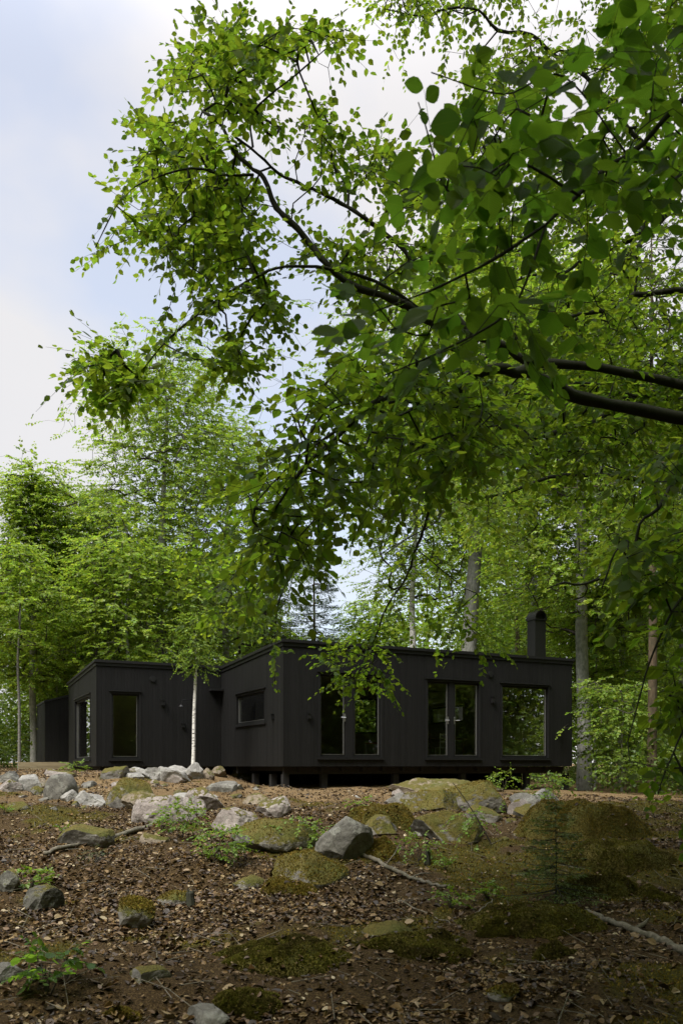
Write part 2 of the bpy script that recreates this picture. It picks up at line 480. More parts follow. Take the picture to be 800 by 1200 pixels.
def frusta(mb, A, B, ra, rb, k=4):
    """one tapered prism per edge, all at once"""
    n = len(A)
    if n == 0: return
    t = unit(B - A)
    ref = np.where(np.abs(t[:, 2:3]) < .9, np.array([[0, 0, 1.0]]), np.array([[1.0, 0, 0]]))
    a = unit(np.cross(t, ref)); b = np.cross(t, a)
    th = np.arange(k) / k * 2*np.pi
    ring = np.cos(th)[None, :, None]*a[:, None, :] + np.sin(th)[None, :, None]*b[:, None, :]
    V = np.concatenate([A[:, None, :] + ra[:, None, None]*ring, B[:, None, :] + rb[:, None, None]*ring], axis=1)
    q = np.array([(j, (j+1) % k, k+(j+1) % k, k+j) for j in range(k)])
    Fq = (q[None] + (np.arange(n)*2*k)[:, None, None]).reshape(-1, 4)
    mb.add(V.reshape(-1, 3), Fq)

class Skel:
    def __init__(s, cap=60000):
        s.p = np.zeros((cap, 3)); s.par = np.full(cap, -1, dtype=int); s.fix = np.zeros(cap, bool); s.rf = np.zeros(cap); s.n = 0
        s.w = np.zeros(cap)
    def add(s, p, par, fix=False, r=0.0):
        i = s.n; s.p[i] = p; s.par[i] = par; s.fix[i] = fix; s.rf[i] = r; s.n += 1
        return i
    def path(s, pts, rad, par=-1):
        for p, r in zip(pts, rad): par = s.add(p, par, True, r)
        return par
    def attach(s, t, step, low=.0, curve=.3, jit=.0):
        q = s.p[:s.n]
        tt = t - np.array([0, 0, low])
        d2 = ((q - tt)**2).sum(1)
        i = int(np.argmin(d2)); p0 = q[i].copy()
        d = np.linalg.norm(t - p0)
        if d < step*.5: return i
        pd = p0 - s.p[s.par[i]] if s.par[i] >= 0 else t - p0
        c = p0 + unit(pd)*d*curve + unit(t-p0)*d*.2
        m = max(1, int(math.ceil(d/step)))
        for j in range(1, m+1):
            u = j/m
            p = (1-u)**2*p0 + 2*u*(1-u)*c + u*u*t
            if j < m and jit: p = p + rng.normal(0, jit*step, 3)
            i = s.add(p, i)
        return i
    def finish(s, mb, tips, r0=.0018, pw=.42, rmax=.05, k=4):
        n = s.n; cnt = np.zeros(n)
        for t in tips: cnt[t] += 1
        for i in range(n-1, -1, -1):
            if s.par[i] >= 0: cnt[s.par[i]] += cnt[i]
        r = np.minimum(r0*np.maximum(cnt, 1)**pw, rmax)
        idx = np.array([i for i in range(n) if s.par[i] >= 0 and not s.fix[i]], dtype=int)
        if len(idx):
            pr = s.par[idx]; rp = np.where(s.fix[pr], np.minimum(r[idx]*1.2, np.maximum(s.rf[pr], r0)), np.minimum(r[pr], r[idx]*1.5))
            frusta(mb, s.p[pr], s.p[idx], rp, r[idx], k)

def sprig(pos, dr, n, L, leaf, rg, droop=.25, tilt=.35, lvar=.3, back=.35, upright=0.0):
    """flat two-ranked sprays of leaves. pos, dr: S x 3. returns base, axis, normal, length, stems(A, B)"""
    S = len(pos)
    d = dr.copy(); d[:, 2] = d[:, 2]*.6 - rg.uniform(.0, droop*1.6, S) + upright; d = unit(d)
    up = np.array([0, 0, 1.0]) + rg.normal(0, tilt*.6, (S, 3))
    side = unit(np.cross(d, up)); pn = np.cross(side, d)
    Ls = L * rg.uniform(.7, 1.25, S)
    t = np.linspace(-back, 1, n)[None, :] + rg.normal(0, .05, (S, n))
    sg = np.where(np.arange(n) % 2 == 0, 1, -1)[None, :]
    ang = rg.normal(.9, .2, (S, n)); ang[:, -1] = rg.normal(0, .3, S)
    base = pos[:, None, :] + d[:, None, :]*(t*Ls[:, None])[:, :, None]
    base[:, :, 2] -= droop*.5*Ls[:, None]*np.clip(t, 0, 2)**2
    axis = np.cos(ang)[:, :, None]*d[:, None, :] + (np.sin(ang)*sg)[:, :, None]*side[:, None, :]
    axis = axis + rg.normal(0, .18, axis.shape); axis[:, :, 2] -= rg.uniform(0, droop*1.5, (S, n))
    nr = pn[:, None, :] + rg.normal(0, tilt, (S, n, 3))
    prof = 1 - .35*np.abs(np.linspace(-1, 1, n))[None, :]
    ln = leaf*prof*rg.uniform(1-lvar, 1+lvar, (S, n))
    tipp = pos + d*Ls[:, None]; tipp[:, 2] -= droop*.5*Ls
    return base.reshape(-1, 3), axis.reshape(-1, 3), nr.reshape(-1, 3), ln.ravel(), pos, tipp

def in_poly(x, y, poly):
    poly = np.asarray(poly, float); n = len(poly); ins = np.zeros(len(x), bool)
    j = n-1
    for i in range(n):
        xi, yi = poly[i]; xj, yj = poly[j]
        c = ((yi > y) != (yj > y)) & (x < (xj-xi)*(y-yi)/(yj-yi+1e-12)+xi)
        ins ^= c; j = i
    return ins
def sample_region(poly, d0, d1, n, rg, clump=0.0):
    """n points of a crown volume, given by its outline seen from the path and its near and far distance"""
    poly = np.asarray(poly, float)
    lo, hi = poly.min(0), poly.max(0)
    out = []
    while len(out) < n:
        x = rg.uniform(lo[0], hi[0], 4*n); y = rg.uniform(lo[1], hi[1], 4*n)
        k = in_poly(x, y, poly)
        if clump > 0:
            k &= rg.uniform(0, 1, len(x)) < np.clip(.55 + clump*2.2*vnoise(x/55, y/38, 7+len(poly)), .03, 1)
        for a, b in zip(x[k], y[k]):
            out.append(P(a, b, rg.uniform(d0, d1)))
            if len(out) >= n: break
    return np.array(out)
CLOUD_X, CLOUD_Y, CLOUD_Z, SUN_E, EXPOSURE = -8.915, 2.013, 2.296, 3.0, 1.0
# ================================================================ GROUND
def axis(segs):
    out = [np.array([segs[0][0]])]
    for a, b, st in segs:
        n = max(1, int(round((b-a)/st))); out.append(np.linspace(a, b, n+1)[1:])
    return np.concatenate(out)
gx = axis([(-400, -60, 40), (-60, -20, 4), (-20, -9, .5), (-9, 9, .07), (9, 20, .5), (20, 60, 4), (60, 400, 40)])
gy = axis([(-400, -60, 40), (-60, -10, 4), (-10, 3, .4), (3, 14, .055), (14, 24, .09), (24, 36, .5), (36, 90, 4), (90, 500, 40)])
GX, GY = np.meshgrid(gx, gy)
GZ = ground_z(GX, GY)
nx, ny = len(gx), len(gy)
ii, jj = np.meshgrid(np.arange(nx-1), np.arange(ny-1))
a = (jj*nx+ii).ravel()
gm = mesh_np('ground', np.stack([GX.ravel(), GY.ravel(), GZ.ravel()], 1), [np.stack([a, a+1, a+nx+1, a+nx], 1)], True)
at_ = gm.attributes.new('moss', 'FLOAT', 'POINT'); at_.data.foreach_set('value', moss_mask(GX, GY).ravel().astype(np.float32))
tag(link('ground', gm, None, M['ground']), 'brown forest floor sloping up to the house', 'ground', kind='structure')

def litter():
    pts = []
    for d0, d1, dens in ((2.6, 6, 1250), (6, 9, 1150), (9, 13, 850), (13, 17, 620), (17, 22, 420), (22, 32, 60)):
        w = .5*d1+1.5
        n = int(dens*(d1-d0)*2*w)
        x = rng.uniform(-w, w, n); y = rng.uniform(d0, d1, n)
        pts.append(np.stack([x, y], 1))
    p = np.vstack(pts); x, y = p[:, 0], p[:, 1]
    keep = .30 + .75*sstep(-.12, .14, vnoise(x*.8, y*.8, 21)+.5*vnoise(x*2.3, y*2.3, 22))
    for cx, cy, rx, ry, k in ((-.3, 18.8, 3.6, 2.0, .55), (2.6, 13.2, 2.0, 2.0, .6), (2.2, 9.2, 1.4, 1.2, .45), (-4, 21, 3, 1.5, .2)):
        keep *= 1 - k*np.exp(-((x-cx)/rx)**2-((y-cy)/ry)**2)
    k = rng.uniform(0, 1, len(x)) < keep
    k &= ~((y > 21.0) & (x > -1.2) & (x < 9))
    x, y = x[k], y[k]
    mz = np.zeros(len(x))
    for m in MOUNDS:
        q = m(x, y); mz = np.maximum(mz, q)
    k = ((mz < .012) | (rng.uniform(0, 1, len(x)) < .24)) & (rng.uniform(0, 1, len(x)) > .66*moss_mask(x, y))
    x, y, mz = x[k], y[k], mz[k]; n = len(x)
    th = rng.uniform(0, 2*np.pi, n)
    ax = np.stack([np.cos(th), np.sin(th), rng.normal(0, .28, n)], 1)
    nr = np.stack([rng.normal(0, .55, n), rng.normal(0, .55, n), np.ones(n)], 1)
    ln = np.clip(rng.lognormal(-3.27, .38, n), .016, .095)
    b = np.stack([x, y, ground_z(x, y) + mz + np.abs(rng.normal(.006, .012, n))], 1)
    b -= unit(ax)*ln[:, None]*.5*np.array([1, 1, 0])
    T = (np.array([(0,0,0),(-.30,.25,.10),(-.31,.62,.13),(0,1,-.04),(.31,.62,.13),(.30,.25,.10)]), [(0,3,2,1),(0,5,4,3)], None)
    me = leaves_mesh('fallen_leaves', b, ax, nr, ln, T, seed=3)
    tag(link('fallen_leaves', me, None, M['litter']), 'dry brown beech leaves covering the slope', 'fallen leaves', kind='stuff')
def ground_moss():
    n = 420000; y = 3.5+18*rng.uniform(0, 1, n)**.8; x = rng.uniform(-1, 1, n)*(.45*y+.5)
    k = rng.uniform(0, 1, n) < moss_mask(x, y); x, y = x[k], y[k]; n = len(x)
    p = np.stack([x, y, ground_z(x, y)-.006], 1)
    me = leaves_mesh('moss', p, np.array([0, 0, 1])+rng.normal(0, .5, (n, 3)), rng.normal(0, 1, (n, 3)), rng.uniform(.014, .03, n), (T_NEEDLE[0]*np.array([2.8, 1, 1]), None, T_NEEDLE[2]), seed=4)
    tag(link('ground_moss', me, None, M['moss']), 'olive moss carpet in patches between the brown leaves', 'moss', kind='stuff')
def twigs():
    n = 900
    y = rng.uniform(4, 19, n); x = rng.uniform(-1, 1, n)*(.5*y+.5)
    th = rng.uniform(0, np.pi, n); L = rng.uniform(.06, .4, n)**1.0
    A = np.stack([x-np.cos(th)*L/2, y-np.sin(th)*L/2, np.zeros(n)], 1); B = np.stack([x+np.cos(th)*L/2, y+np.sin(th)*L/2, np.zeros(n)], 1)
    A[:, 2] = ground_z(A[:, 0], A[:, 1])+.02; B[:, 2] = ground_z(B[:, 0], B[:, 1])+.02+rng.uniform(0, .05, n)
    r = rng.uniform(.0015, .005, n)
    mb = MB(); frusta(mb, A, B, r, r*.6, 4)
    tag(mb.build('fallen_twigs', M['dead']), 'small dead twigs strewn among the brown leaves', 'twigs', kind='stuff')

# ================================================================ HOUSE
UX = np.array([.901, .4338]); VX = np.array([-.4338, .901])
O2 = np.array([(332.5-400)/F*21.3, 21.3]); Z0 = 1.625
HOUSE_RZ = math.atan2(UX[1], UX[0])
house = thing('house', 'black timber cabin of two flat-roofed volumes standing on piers above the rocky slope', 'house', (O2[0], O2[1], Z0), HOUSE_RZ)
def on_plane(px, py, x=None, y=None):
    d2 = np.array([(px-400)/F, 1.0])
    o = np.array([-O2@UX, -O2@VX]); dl = np.array([d2@UX, d2@VX])
    t = (y-o[1])/dl[1] if y is not None else (x-o[0])/dl[0]
    q = o + t*dl
    return np.array([q[0], q[1], EYE+(HOR-py)/F*t-Z0]), t
HM = on_plane(332.5, 757, y=0)[0][2]           # wall height to underside of fascia
LM = on_plane(668, 800, y=0)[0][0]
DM = 8.0
C2 = on_plane(260, 800, x=0)[0][1]
XL = on_plane(114, 800, y=C2)[0][0]
HL = on_plane(114, 780, y=C2)[0][2]
DL = on_plane(81.6, 800, x=XL)[0][1] - C2
SL = .036
print('house', HM, LM, C2, XL, HL, DL)

class Facade:
    def __init__(s, O, e, n, length, top, zb=0.0):
        s.O = np.array(O, float); s.e = np.array(e, float); s.n = np.array(n, float); s.L = length; s.top = top; s.zb = zb; s.op = []
    def q(s, t, o, z):
        p = s.O + s.e*t + s.n*o
        return (p[0], p[1], z)
    def box(s, mb, t0, t1, o0, o1, z0, z1, z1b=None):
        z1b = z1 if z1b is None else z1b
        q = s.q
        mb.hexa([q(t0,o0,z0),q(t1,o0,z0),q(t1,o1,z0),q(t0,o1,z0),q(t0,o0,z1),q(t1,o0,z1b),q(t1,o1,z1b),q(t0,o1,z1)])
    def spans(s, a, b, zb, zt):
        """vertical intervals of the strip a..b that no opening cuts"""
        cuts = sorted((o[2], o[3]) for o in s.op if o[0] < (a+b)/2 < o[1])
        z = zb; out = []
        for c0, c1 in cuts:
            if c0 > z + .01: out.append((z, c0))
            z = c1
        if zt > z + .01: out.append((z, zt))
        return out
    def build(s, boards, lining, wboard=.142, ceil=2.75, floor=.12, wall=.22, line=True):
        edges = [0.0]
        while edges[-1] < s.L-.16: edges.append(edges[-1]+(.095 if rng.uniform() < .5 else .12))
        edges += [s.L]
        for o in s.op:
            for tt in (o[0], o[1]):
                edges = [x for x in edges if abs(x-tt) > .035 or x in (0, s.L)] + [tt]
        edges = sorted(set(round(x, 5) for x in edges))
        for a, b in zip(edges[:-1], edges[1:]):
            for z0, z1 in s.spans(a, b, s.zb, 99):
                zt0 = min(z1, s.top(a)); zt1 = min(z1, s.top(b))
                s.box(boards, a+.0011, b-.0011, 0, .022+rng.uniform(-.0015, .002), z0, zt0, zt1)
        e2 = sorted(set([.0, s.L] + [o[0] for o in s.op] + [o[1] for o in s.op]))
        for a, b in zip(e2[:-1], e2[1:]):
            for z0, z1 in s.spans(a, b, s.zb, 99):
                zt0 = min(z1, s.top(a)); zt1 = min(z1, s.top(b))
                boards.quad(s.q(a, -.004, z0), s.q(b, -.004, z0), s.q(b, -.004, zt1), s.q(a, -.004, zt0))
            if line:
                for z0, z1 in s.spans(a, b, floor, ceil):
                    lining.quad(s.q(a, -wall, z0), s.q(b, -wall, z0), s.q(b, -wall, z1), s.q(a, -wall, z1))
        if line:
            for a, b, z0, z1 in s.op:
                q = s.q
                for c in ((q(a,-.004,z0),q(b,-.004,z0),q(b,-wall,z0),q(a,-wall,z0)), (q(a,-.004,z1),q(b,-.004,z1),q(b,-wall,z1),q(a,-wall,z1)),
                          (q(a,-.004,z0),q(a,-.004,z1),q(a,-wall,z1),q(a,-wall,z0)), (q(b,-.004,z0),q(b,-.004,z1),q(b,-wall,z1),q(b,-wall,z0))):
                    lining.quad(*c)

ffront = Facade((0, 0), (1, 0), (0, -1), LM, lambda t: HM)
fleft = Facade((0, 0), (0, 1), (-1, 0), C2, lambda t: HM-SL*t)
fleft2 = Facade((0, C2), (0, 1), (-1, 0), DM-C2, lambda t: HM-SL*(t+C2))
fback = Facade((0, DM), (1, 0), (0, 1), LM, lambda t: HM-SL*DM)
fright = Facade((LM, 0), (0, 1), (1, 0), DM, lambda t: HM-SL*t)
lfront = Facade((XL, C2), (1, 0), (0, -1), -XL-.03, lambda t: HL)
lleft = Facade((XL, C2), (0, 1), (-1, 0), DL, lambda t: HL-SL*t)
lback = Facade((XL, C2+DL), (1, 0), (0, 1), -XL, lambda t: HL-SL*DL)
lright = Facade((0, C2), (0, 1), (1, 0), DL, lambda t: HL-SL*t)

def op_front(f, y, x0, x1, pt, pb):
    a, ta = on_plane(x0, pt, y=y); b, tb = on_plane(x1, pb, y=y)
    z1 = a[2]; z0 = on_plane(x0, pb, y=y)[0][2]
    return (a[0]-f.O[0], b[0]-f.O[0], z0, z1)
W1 = op_front(ffront, 0, 374, 446.5, 789.5, 887)
W2 = op_front(ffront, 0, 499.5, 561, 797.5, 887.2)
W3 = op_front(ffront, 0, 587, 641.5, 802.5, 887.2)
zb = W1[2]; W2 = (W2[0], W2[1], zb, W2[3]); W3 = (W3[0], W3[1], zb, W3[3])
ffront.op = [W1, W2, W3]
aL = on_plane(278, 849, x=0)[0]; bL = on_plane(311.3, 808.5, x=0)[0]
WL = (bL[1], aL[1], on_plane(311.3, 845.5, x=0)[0][2], bL[2]); fleft.op = [WL]
V1 = op_front(lfront, C2, 130.5, 163.5, 812, 889); lfront.op = [V1]
a_ = on_plane(107, 812, x=XL)[0]; b_ = on_plane(89, 889, x=XL)[0]
V2 = (a_[1]-C2, b_[1]-C2, V1[2], V1[3]); lleft.op = [V2]
# windows of the back wall, seen through the rooms
b1a = on_plane(413, 818, y=DM)[0]; b1b = on_plane(441, 860, y=DM)[0]
b2a = on_plane(499, 829, x=LM)[0]; b2b = on_plane(548, 846, x=LM)[0]
fback.op = [(b1a[0], b1b[0], b1b[2], b1a[2])]
fright.op = [(b2b[1], min(b2a[1], DM-.35), b2b[2], b2b[2]+.62)]
print('openings', fback.op, fright.op, DM, LM)

boards = MB(); lining = MB()
ffront.build(boards, lining); fleft.build(boards, lining); fback.build(boards, lining); fright.build(boards, lining)
fleft2.build(boards, lining)
# corner boards
boards.box(-.03, .0, -.03, .0, 0, HM); boards.box(LM, LM+.03, -.03, .0, 0, HM)
boards.box(XL-.03, XL, C2-.03, C2, 0, HL)
bl2 = MB()
lfront.build(boards, bl2); lleft.build(boards, bl2); lback.build(boards, bl2); lright.build(MB(), bl2)
boards.build('wall', M['boards'], house)
# ceilings, partitions and back lining
lining.quad((.2,.2,2.74),(LM-.2,.2,2.74),(LM-.2,DM-.2,2.74),(.2,DM-.2,2.74))
bl2.quad((XL+.2,C2+.2,2.66),(-.2,C2+.2,2.66),(-.2,C2+DL-.2,2.66),(XL+.2,C2+DL-.2,2.66))
lining.add(np.vstack(bl2.v), np.vstack(bl2.f4))
lining.build('interior_lining', M['lining'], house)
fl = MB(); fl.box(.005, LM-.005, .005, DM-.005, .004, .11); fl.box(XL+.005, -.01, C2+.005, C2+DL-.005, .004, .11)
fl.build('interior_floor', M['int_floor'], house)

def roof_slab(x0, x1, y0, y1, z, ov, th, mb):
    zf = lambda y: z - SL*(y-max(y0, y0))
    mb.hexa([(x0-ov,y0-ov,zf(y0-ov)),(x1+ov,y0-ov,zf(y0-ov)),(x1+ov,y1+ov,zf(y1+ov)),(x0-ov,y1+ov,zf(y1+ov)),
             (x0-ov,y0-ov,zf(y0-ov)+th),(x1+ov,y0-ov,zf(y0-ov)+th),(x1+ov,y1+ov,zf(y1+ov)+th),(x0-ov,y1+ov,zf(y1+ov)+th)])
rf = MB()
roof_slab(0, LM, 0, DM, HM+.003, .05, .09, rf); roof_slab(0, LM, 0, DM, HM+.094, .085, .075, rf)
rf2 = MB()
roof_slab(XL, -.1, C2, C2+DL, HL+.003, .05, .09, rf2); roof_slab(XL, -.1, C2, C2+DL, HL+.094, .085, .075, rf2)
roof = rf.build('roof', M['black_metal'], house)
rf2.build('roof', M['black_metal'], house)

# chimney with a barrel cap, on the main roof
cy = 1.5
ca = on_plane(626.6, 720, y=cy)[0]; cb = on_plane(639, 720, y=cy)[0]
zt = on_plane(617.3, 725, y=cy)[0][2]; zr = HM+.12-SL*cy
cw = cb[0]-ca[0]
ch = MB(); ch.box(ca[0], cb[0], cy, cy+cw*.95, zr, zt)
chim = ch.build('chimney', M['black_metal'], roof)
cap = MB(); n = 14; r0 = cw/2+.02; xm = (ca[0]+cb[0])/2; th = np.linspace(0, np.pi, n); rise = .27
ya, yb = cy-.03, cy+cw*.95+.03
for rr, rz_, flip in ((r0, rise, 0), (r0-.02, rise-.02, 1)):
    V = []
    for t in th: V += [(xm+rr*math.cos(t), ya, zt+.03+rz_*math.sin(t)), (xm+rr*math.cos(t), yb, zt+.03+rz_*math.sin(t))]
    cap.add(V, [(2*i, 2*i+1, 2*i+3, 2*i+2) for i in range(n-1)])
for yy in (ya, yb):
    V = []
    for t in th: V += [(xm+r0*math.cos(t), yy, zt+.03+rise*math.sin(t)), (xm+(r0-.02)*math.cos(t), yy, zt+.03+(rise-.02)*math.sin(t))]
    cap.add(V, [(2*i, 2*i+1, 2*i+3, 2*i+2) for i in range(n-1)])
cap.box(xm-r0, xm+r0, ya, yb, zt, zt+.03)
cap.box(xm-r0+.05, xm+r0-.05, cy+.12, cy+.16, zt+.03, zt+.03+rise*.6)
cap.build('chimney_cap', M['black_metal'], chim)
bp = MB(); bx_, _ = on_plane(609, 768, y=cy+.1)
bp.tube([(bx_[0], cy+.1, zr-.02), (bx_[0], cy+.1, zr+.22), (bx_[0]+.22, cy+.1, zr+.22)], .025, 6)
bp.build('vent_pipe', M['black_metal'], roof)

def window(f, o, name='window', mull=None, handles=(), parent=house, inner=False):
    t0, t1, z0, z1 = o
    fr = MB(); B = f.box; w = .05
    # casing standing proud of the boards, then the recessed sash
    B(fr, t0-.045, t0+.012, -.10, .036, z0-.03, z1+.045); B(fr, t1-.012, t1+.045, -.10, .036, z0-.03, z1+.045)
    B(fr, t0+.012, t1-.012, -.10, .036, z1-.012, z1+.045); B(fr, t0+.012, t1-.012, -.10, .036, z0-.03, z0+.012)
    fields = [(t0+.012, t1-.012)]
    if mull:
        B(fr, mull[0], mull[1], -.10, .0, z0+.012, z1-.012); fields = [(t0+.012, mull[0]), (mull[1], t1-.012)]
    for a, b in fields:
        B(fr, a, a+w, -.085, -.03, z0+.012, z1-.012); B(fr, b-w, b, -.085, -.03, z0+.012, z1-.012)
        B(fr, a+w, b-w, -.085, -.03, z1-.012-w, z1-.012); B(fr, a+w, b-w, -.085, -.03, z0+.012, z0+.012+w)
    win = fr.build(name, M['black_frame'], parent)
    for a, b in fields:
        pm = MB(); B(pm, a+w-.005, b-w+.005, -.066, -.058, z0+w, z1-w); pm.build('pane', M['glass'], win)
        if not inner:
            tr = MB(); e = .011
            B(tr, a+w, b-w, -.055, -.024, z0+.012+w, z0+.012+w+e)
            B(tr, b-w-e, b-w, -.055, -.024, z0+.012+w+e, z1-.012-w)
            B(tr, a+w, a+w+e*.5, -.055, -.026, z0+.012+w+e, z1-.012-w)
            tr.build('edge_trim', M['alu'], win)
    if not inner:
        sl = MB(); B(sl, t0-.07, t1+.07, .0, .07, z0-.065, z0-.032); sl.build('sill', M['black_metal'], win)
        sl = MB(); B(sl, t0-.07, t1+.07, .0, .075, z1+.047, z1+.072); sl.build('drip_cap', M['black_metal'], win)
    for tx in handles:
        hm = MB(); zc = z0+1.02
        B(hm, tx-.02, tx+.02, -.03, -.015, zc-.10, zc+.10)
        hm.tube([f.q(tx, -.02, zc), f.q(tx, .045, zc)], .011, 6)
        sg = 1 if tx > (t0+t1)/2 else -1
        hm.tube([f.q(tx, .045, zc), f.q(tx+.13*sg, .045, zc)], .011, 6)
        hm.build('handle', M['steel'], win)
    return win
def tpx(px): return on_plane(px, 850, y=0)[0][0]
window(ffront, W1, 'glass_door', (tpx(405.3), tpx(413.7)), (tpx(404.3),))
window(ffront, W2, 'glass_door', (tpx(525.9), tpx(531.5)), (tpx(525.0), tpx(532.7)))
window(ffront, W3); window(fleft, WL); window(lfront, V1); window(lleft, V2)
for o in fback.op: window(fback, o, inner=True)
for o in fright.op: window(fright, o, inner=True)

# fittings on the boards
def fitting(kind, f, px, py, plane, w=.1, h=.16, d=.1):
    w, h, d = w*.75, h*.75, d*.75
    p, t = on_plane(px, py, **plane)
    tt = (p[:2]-f.O) @ f.e; z = p[2]
    mb = MB()
    if kind == 'wall_lamp':
        f.box(mb, tt-w/2, tt+w/2, .023, .023+d, z-h/2, z+h/2)
        f.box(mb, tt-w/2-.012, tt+w/2+.012, .023, .023+d+.015, z+h/2+.002, z+h/2+.014)
        f.box(mb, tt-.03, tt+.03, .03, .03+d*.5, z-h/2-.03, z-h/2-.002)
    elif kind == 'vent_cap':
        for r_, o0, o1 in ((.10, .023, .04), (.07, .041, .06)):
            mb.tube([f.q(tt, o0, z), f.q(tt, o1, z)], r_, 16)
    mb.build(kind, M['black_metal'], house)
fitting('wall_lamp', ffront, 361, 839.5, dict(y=0)); fitting('wall_lamp', ffront, 575.5, 820.5, dict(y=0), .11, .2, .12)
fitting('vent_cap', ffront, 573.5, 790.5, dict(y=0)); fitting('wall_lamp', fleft, 321.5, 840, dict(x=0))
fitting('vent_cap', lfront, 179, 796, dict(y=C2)); fitting('wall_lamp', lfront, 190.5, 824, dict(y=C2), .12, .18, .12)
fitting('wall_lamp', lfront, 214.5, 850.5, dict(y=C2), .11, .13, .09)
sp = MB()
def lq(px, py, off): 
    p, _ = on_plane(px, py, y=C2-off); return p
sp.tube([lq(212.5, 826, .28), lq(213.5, 820.5, .3), lq(225, 819.5, .07), lq(225.3, 823, .05), lq(225.3, 878, .05)], .014, 6)
sp.tube([lq(212.3, 828, .28), lq(212.3, 826, .28)], [.07, .03], 10)
sp.build('shower_pipe', M['black_metal'], house)
# small canopy over the joint of the two volumes
cn = MB(); p, _ = on_plane(253, 809, y=C2); cn.box(p[0]-.22, -.03, C2-.28, C2-.025, p[2]-.03, p[2]+.03); cn.build('door_canopy', M['black_metal'], house)

# piers, beams, and dark skirts added to black out the underfloor
def gl(x, y):
    w = O2 + UX*x + VX*y
    return float(ground_z(w[0], w[1])) - Z0
def pier(x, y, w=.16):
    m = MB(); g = gl(x, y); m.box(x-w/2, x+w/2, y-w/2, y+w/2, g-.25, -.2); m.build('pier', M['pier'], house)
for px in (334, 379, 462.5, 541, 616, 661.5): pier(on_plane(px, 900, y=.3)[0][0], .3)
for px in (299.5, 320): pier(.22, on_plane(px, 900, x=.22)[0][1])
for x in (2.2, 4.6, 7.0): pier(x, 3.9)
bm_ = MB()
for y in (.3, 3.9, DM-.35): bm_.box(.1, LM-.1, y-.06, y+.06, -.199, -.006)
for x in np.arange(.5, LM, .6): bm_.box(x-.03, x+.03, .1, DM-.1, -.13, -.005)
bm_.box(.02, LM-.02, DM-.12, DM-.06, -1.3, -.01)  # dark back skirt, added so the underfloor reads black
bm_.box(.02, .08, C2+.05, DM-.13, -1.0, -.01)
bm_.box(LM-.3, LM-.24, 2.0, DM-.13, -1.6, -.2)  # side skirt added to stop light showing between the piers
bm_.box(XL+.1, -.1, C2+.12, C2+.2, -.8, -.003); bm_.box(XL+.1, XL+.18, C2+.21, C2+DL-.1, -.8, -.003)
bm_.build('floor_beams_and_skirts', M['under'], house)

# lean-to shed behind the left volume, and the raw deck in front of it
yS = C2+DL+1.25
s0 = on_plane(53.5, 823, y=yS)[0]; s1 = on_plane(84, 815.5, y=yS)[0]
shed = thing('shed', 'small black lean-to shed at the far end of the cabin', 'shed', (O2[0], O2[1], Z0), HOUSE_RZ)
sf = Facade((s0[0], yS), (1, 0), (0, -1), s1[0]-s0[0]+.6, lambda t: s0[2]+(s1[2]-s0[2])*t/(s1[0]-s0[0]), -.2)
sb = MB(); sf.build(sb, MB(), line=False)
Lx = s1[0]-s0[0]+.6
sl_ = Facade((s0[0], yS), (0, 1), (-1, 0), 2.4, lambda t: s0[2], -.2); sl_.build(sb, MB(), line=False)
sb.build('wall', M['boards'], shed)
k = (s1[2]-s0[2])/(s1[0]-s0[0])
sr = MB(); x0, x1 = s0[0]-.05, s0[0]+Lx+.05; zz = lambda x: s0[2]+k*(x-s0[0])+.004
sr.hexa([(x0,yS-.06,zz(x0)),(x1,yS-.06,zz(x1)),(x1,yS+2.45,zz(x1)),(x0,yS+2.45,zz(x0)),(x0,yS-.06,zz(x0)+.07),(x1,yS-.06,zz(x1)+.07),(x1,yS+2.45,zz(x1)+.07),(x0,yS+2.45,zz(x0)+.07)])
sr.build('roof', M['black_metal'], shed)
yD = C2+DL+.05
d0 = on_plane(22, 893, y=yD)[0]; d1 = on_plane(83.5, 893, y=yD)[0]
deck = thing('wooden_deck', 'low unpainted timber deck beside the black lean-to shed', 'deck', (O2[0], O2[1], Z0), HOUSE_RZ)
db = MB()
for i in range(8): db.box(d0[0], d1[0], yD+.03+i*.148, yD+.03+i*.148+.142, d0[2]-.03, d0[2])
db.build('deck_board', M['deck'], deck)
fb = MB(); fb.box(d0[0]-.01, d1[0], yD, yD+.028, d0[2]-.16, d0[2]-.004); fb.box(d0[0]-.01, d1[0], yD+.004, yD+.028, d0[2]-.32, d0[2]-.168)
fb.build('fascia_board', M['deck'], deck)

# furniture seen through the glass
def chair(label, mat, x, y, rz, seatmat=None, h=.45, back=.85, group=None, kind='dining_chair'):
    w = O2 + UX*x + VX*y
    t = thing(kind, label, 'chair', (w[0], w[1], Z0+.112), HOUSE_RZ+rz, group)
    s_ = MB(); s_.box(-.21, .21, -.2, .2, h-.03, h); s_.build('seat', seatmat or mat, t)
    for sx in (-.18, .18):
        for sy in (-.17, .17):
            l = MB(); top = (h-.031) if (sy < 0 or not back) else back
            l.tube([(sx, sy, 0), (sx, sy+(.0 if sy < 0 else .03), top)], .019, 6); l.build('leg', mat, t)
    if back:
        b = MB()
        for z in (.58, .68, .79): b.box(-.17, .17, .18, .2, z, z+.045)
        b.build('backrest', mat, t)
    for yy in (-.178, .17):
        st = MB(); st.box(-.17, .17, yy, yy+.016, .2, .225); st.build('stretcher', mat, t)
    return t
def upx(px, y): return on_plane(px, 880, y=y)[0][0]
chair('white slat-backed chair behind the middle double glass door', M['white_paint'], upx(519, 1.5), 1.5, math.pi*.95)
chair('brown wooden chair with arms of dark timber behind the middle glass door', M['brown_wood'], upx(507, 1.9), 1.9, math.pi*.5)['label'] = 'brown wooden chair at the table behind the middle glass door'
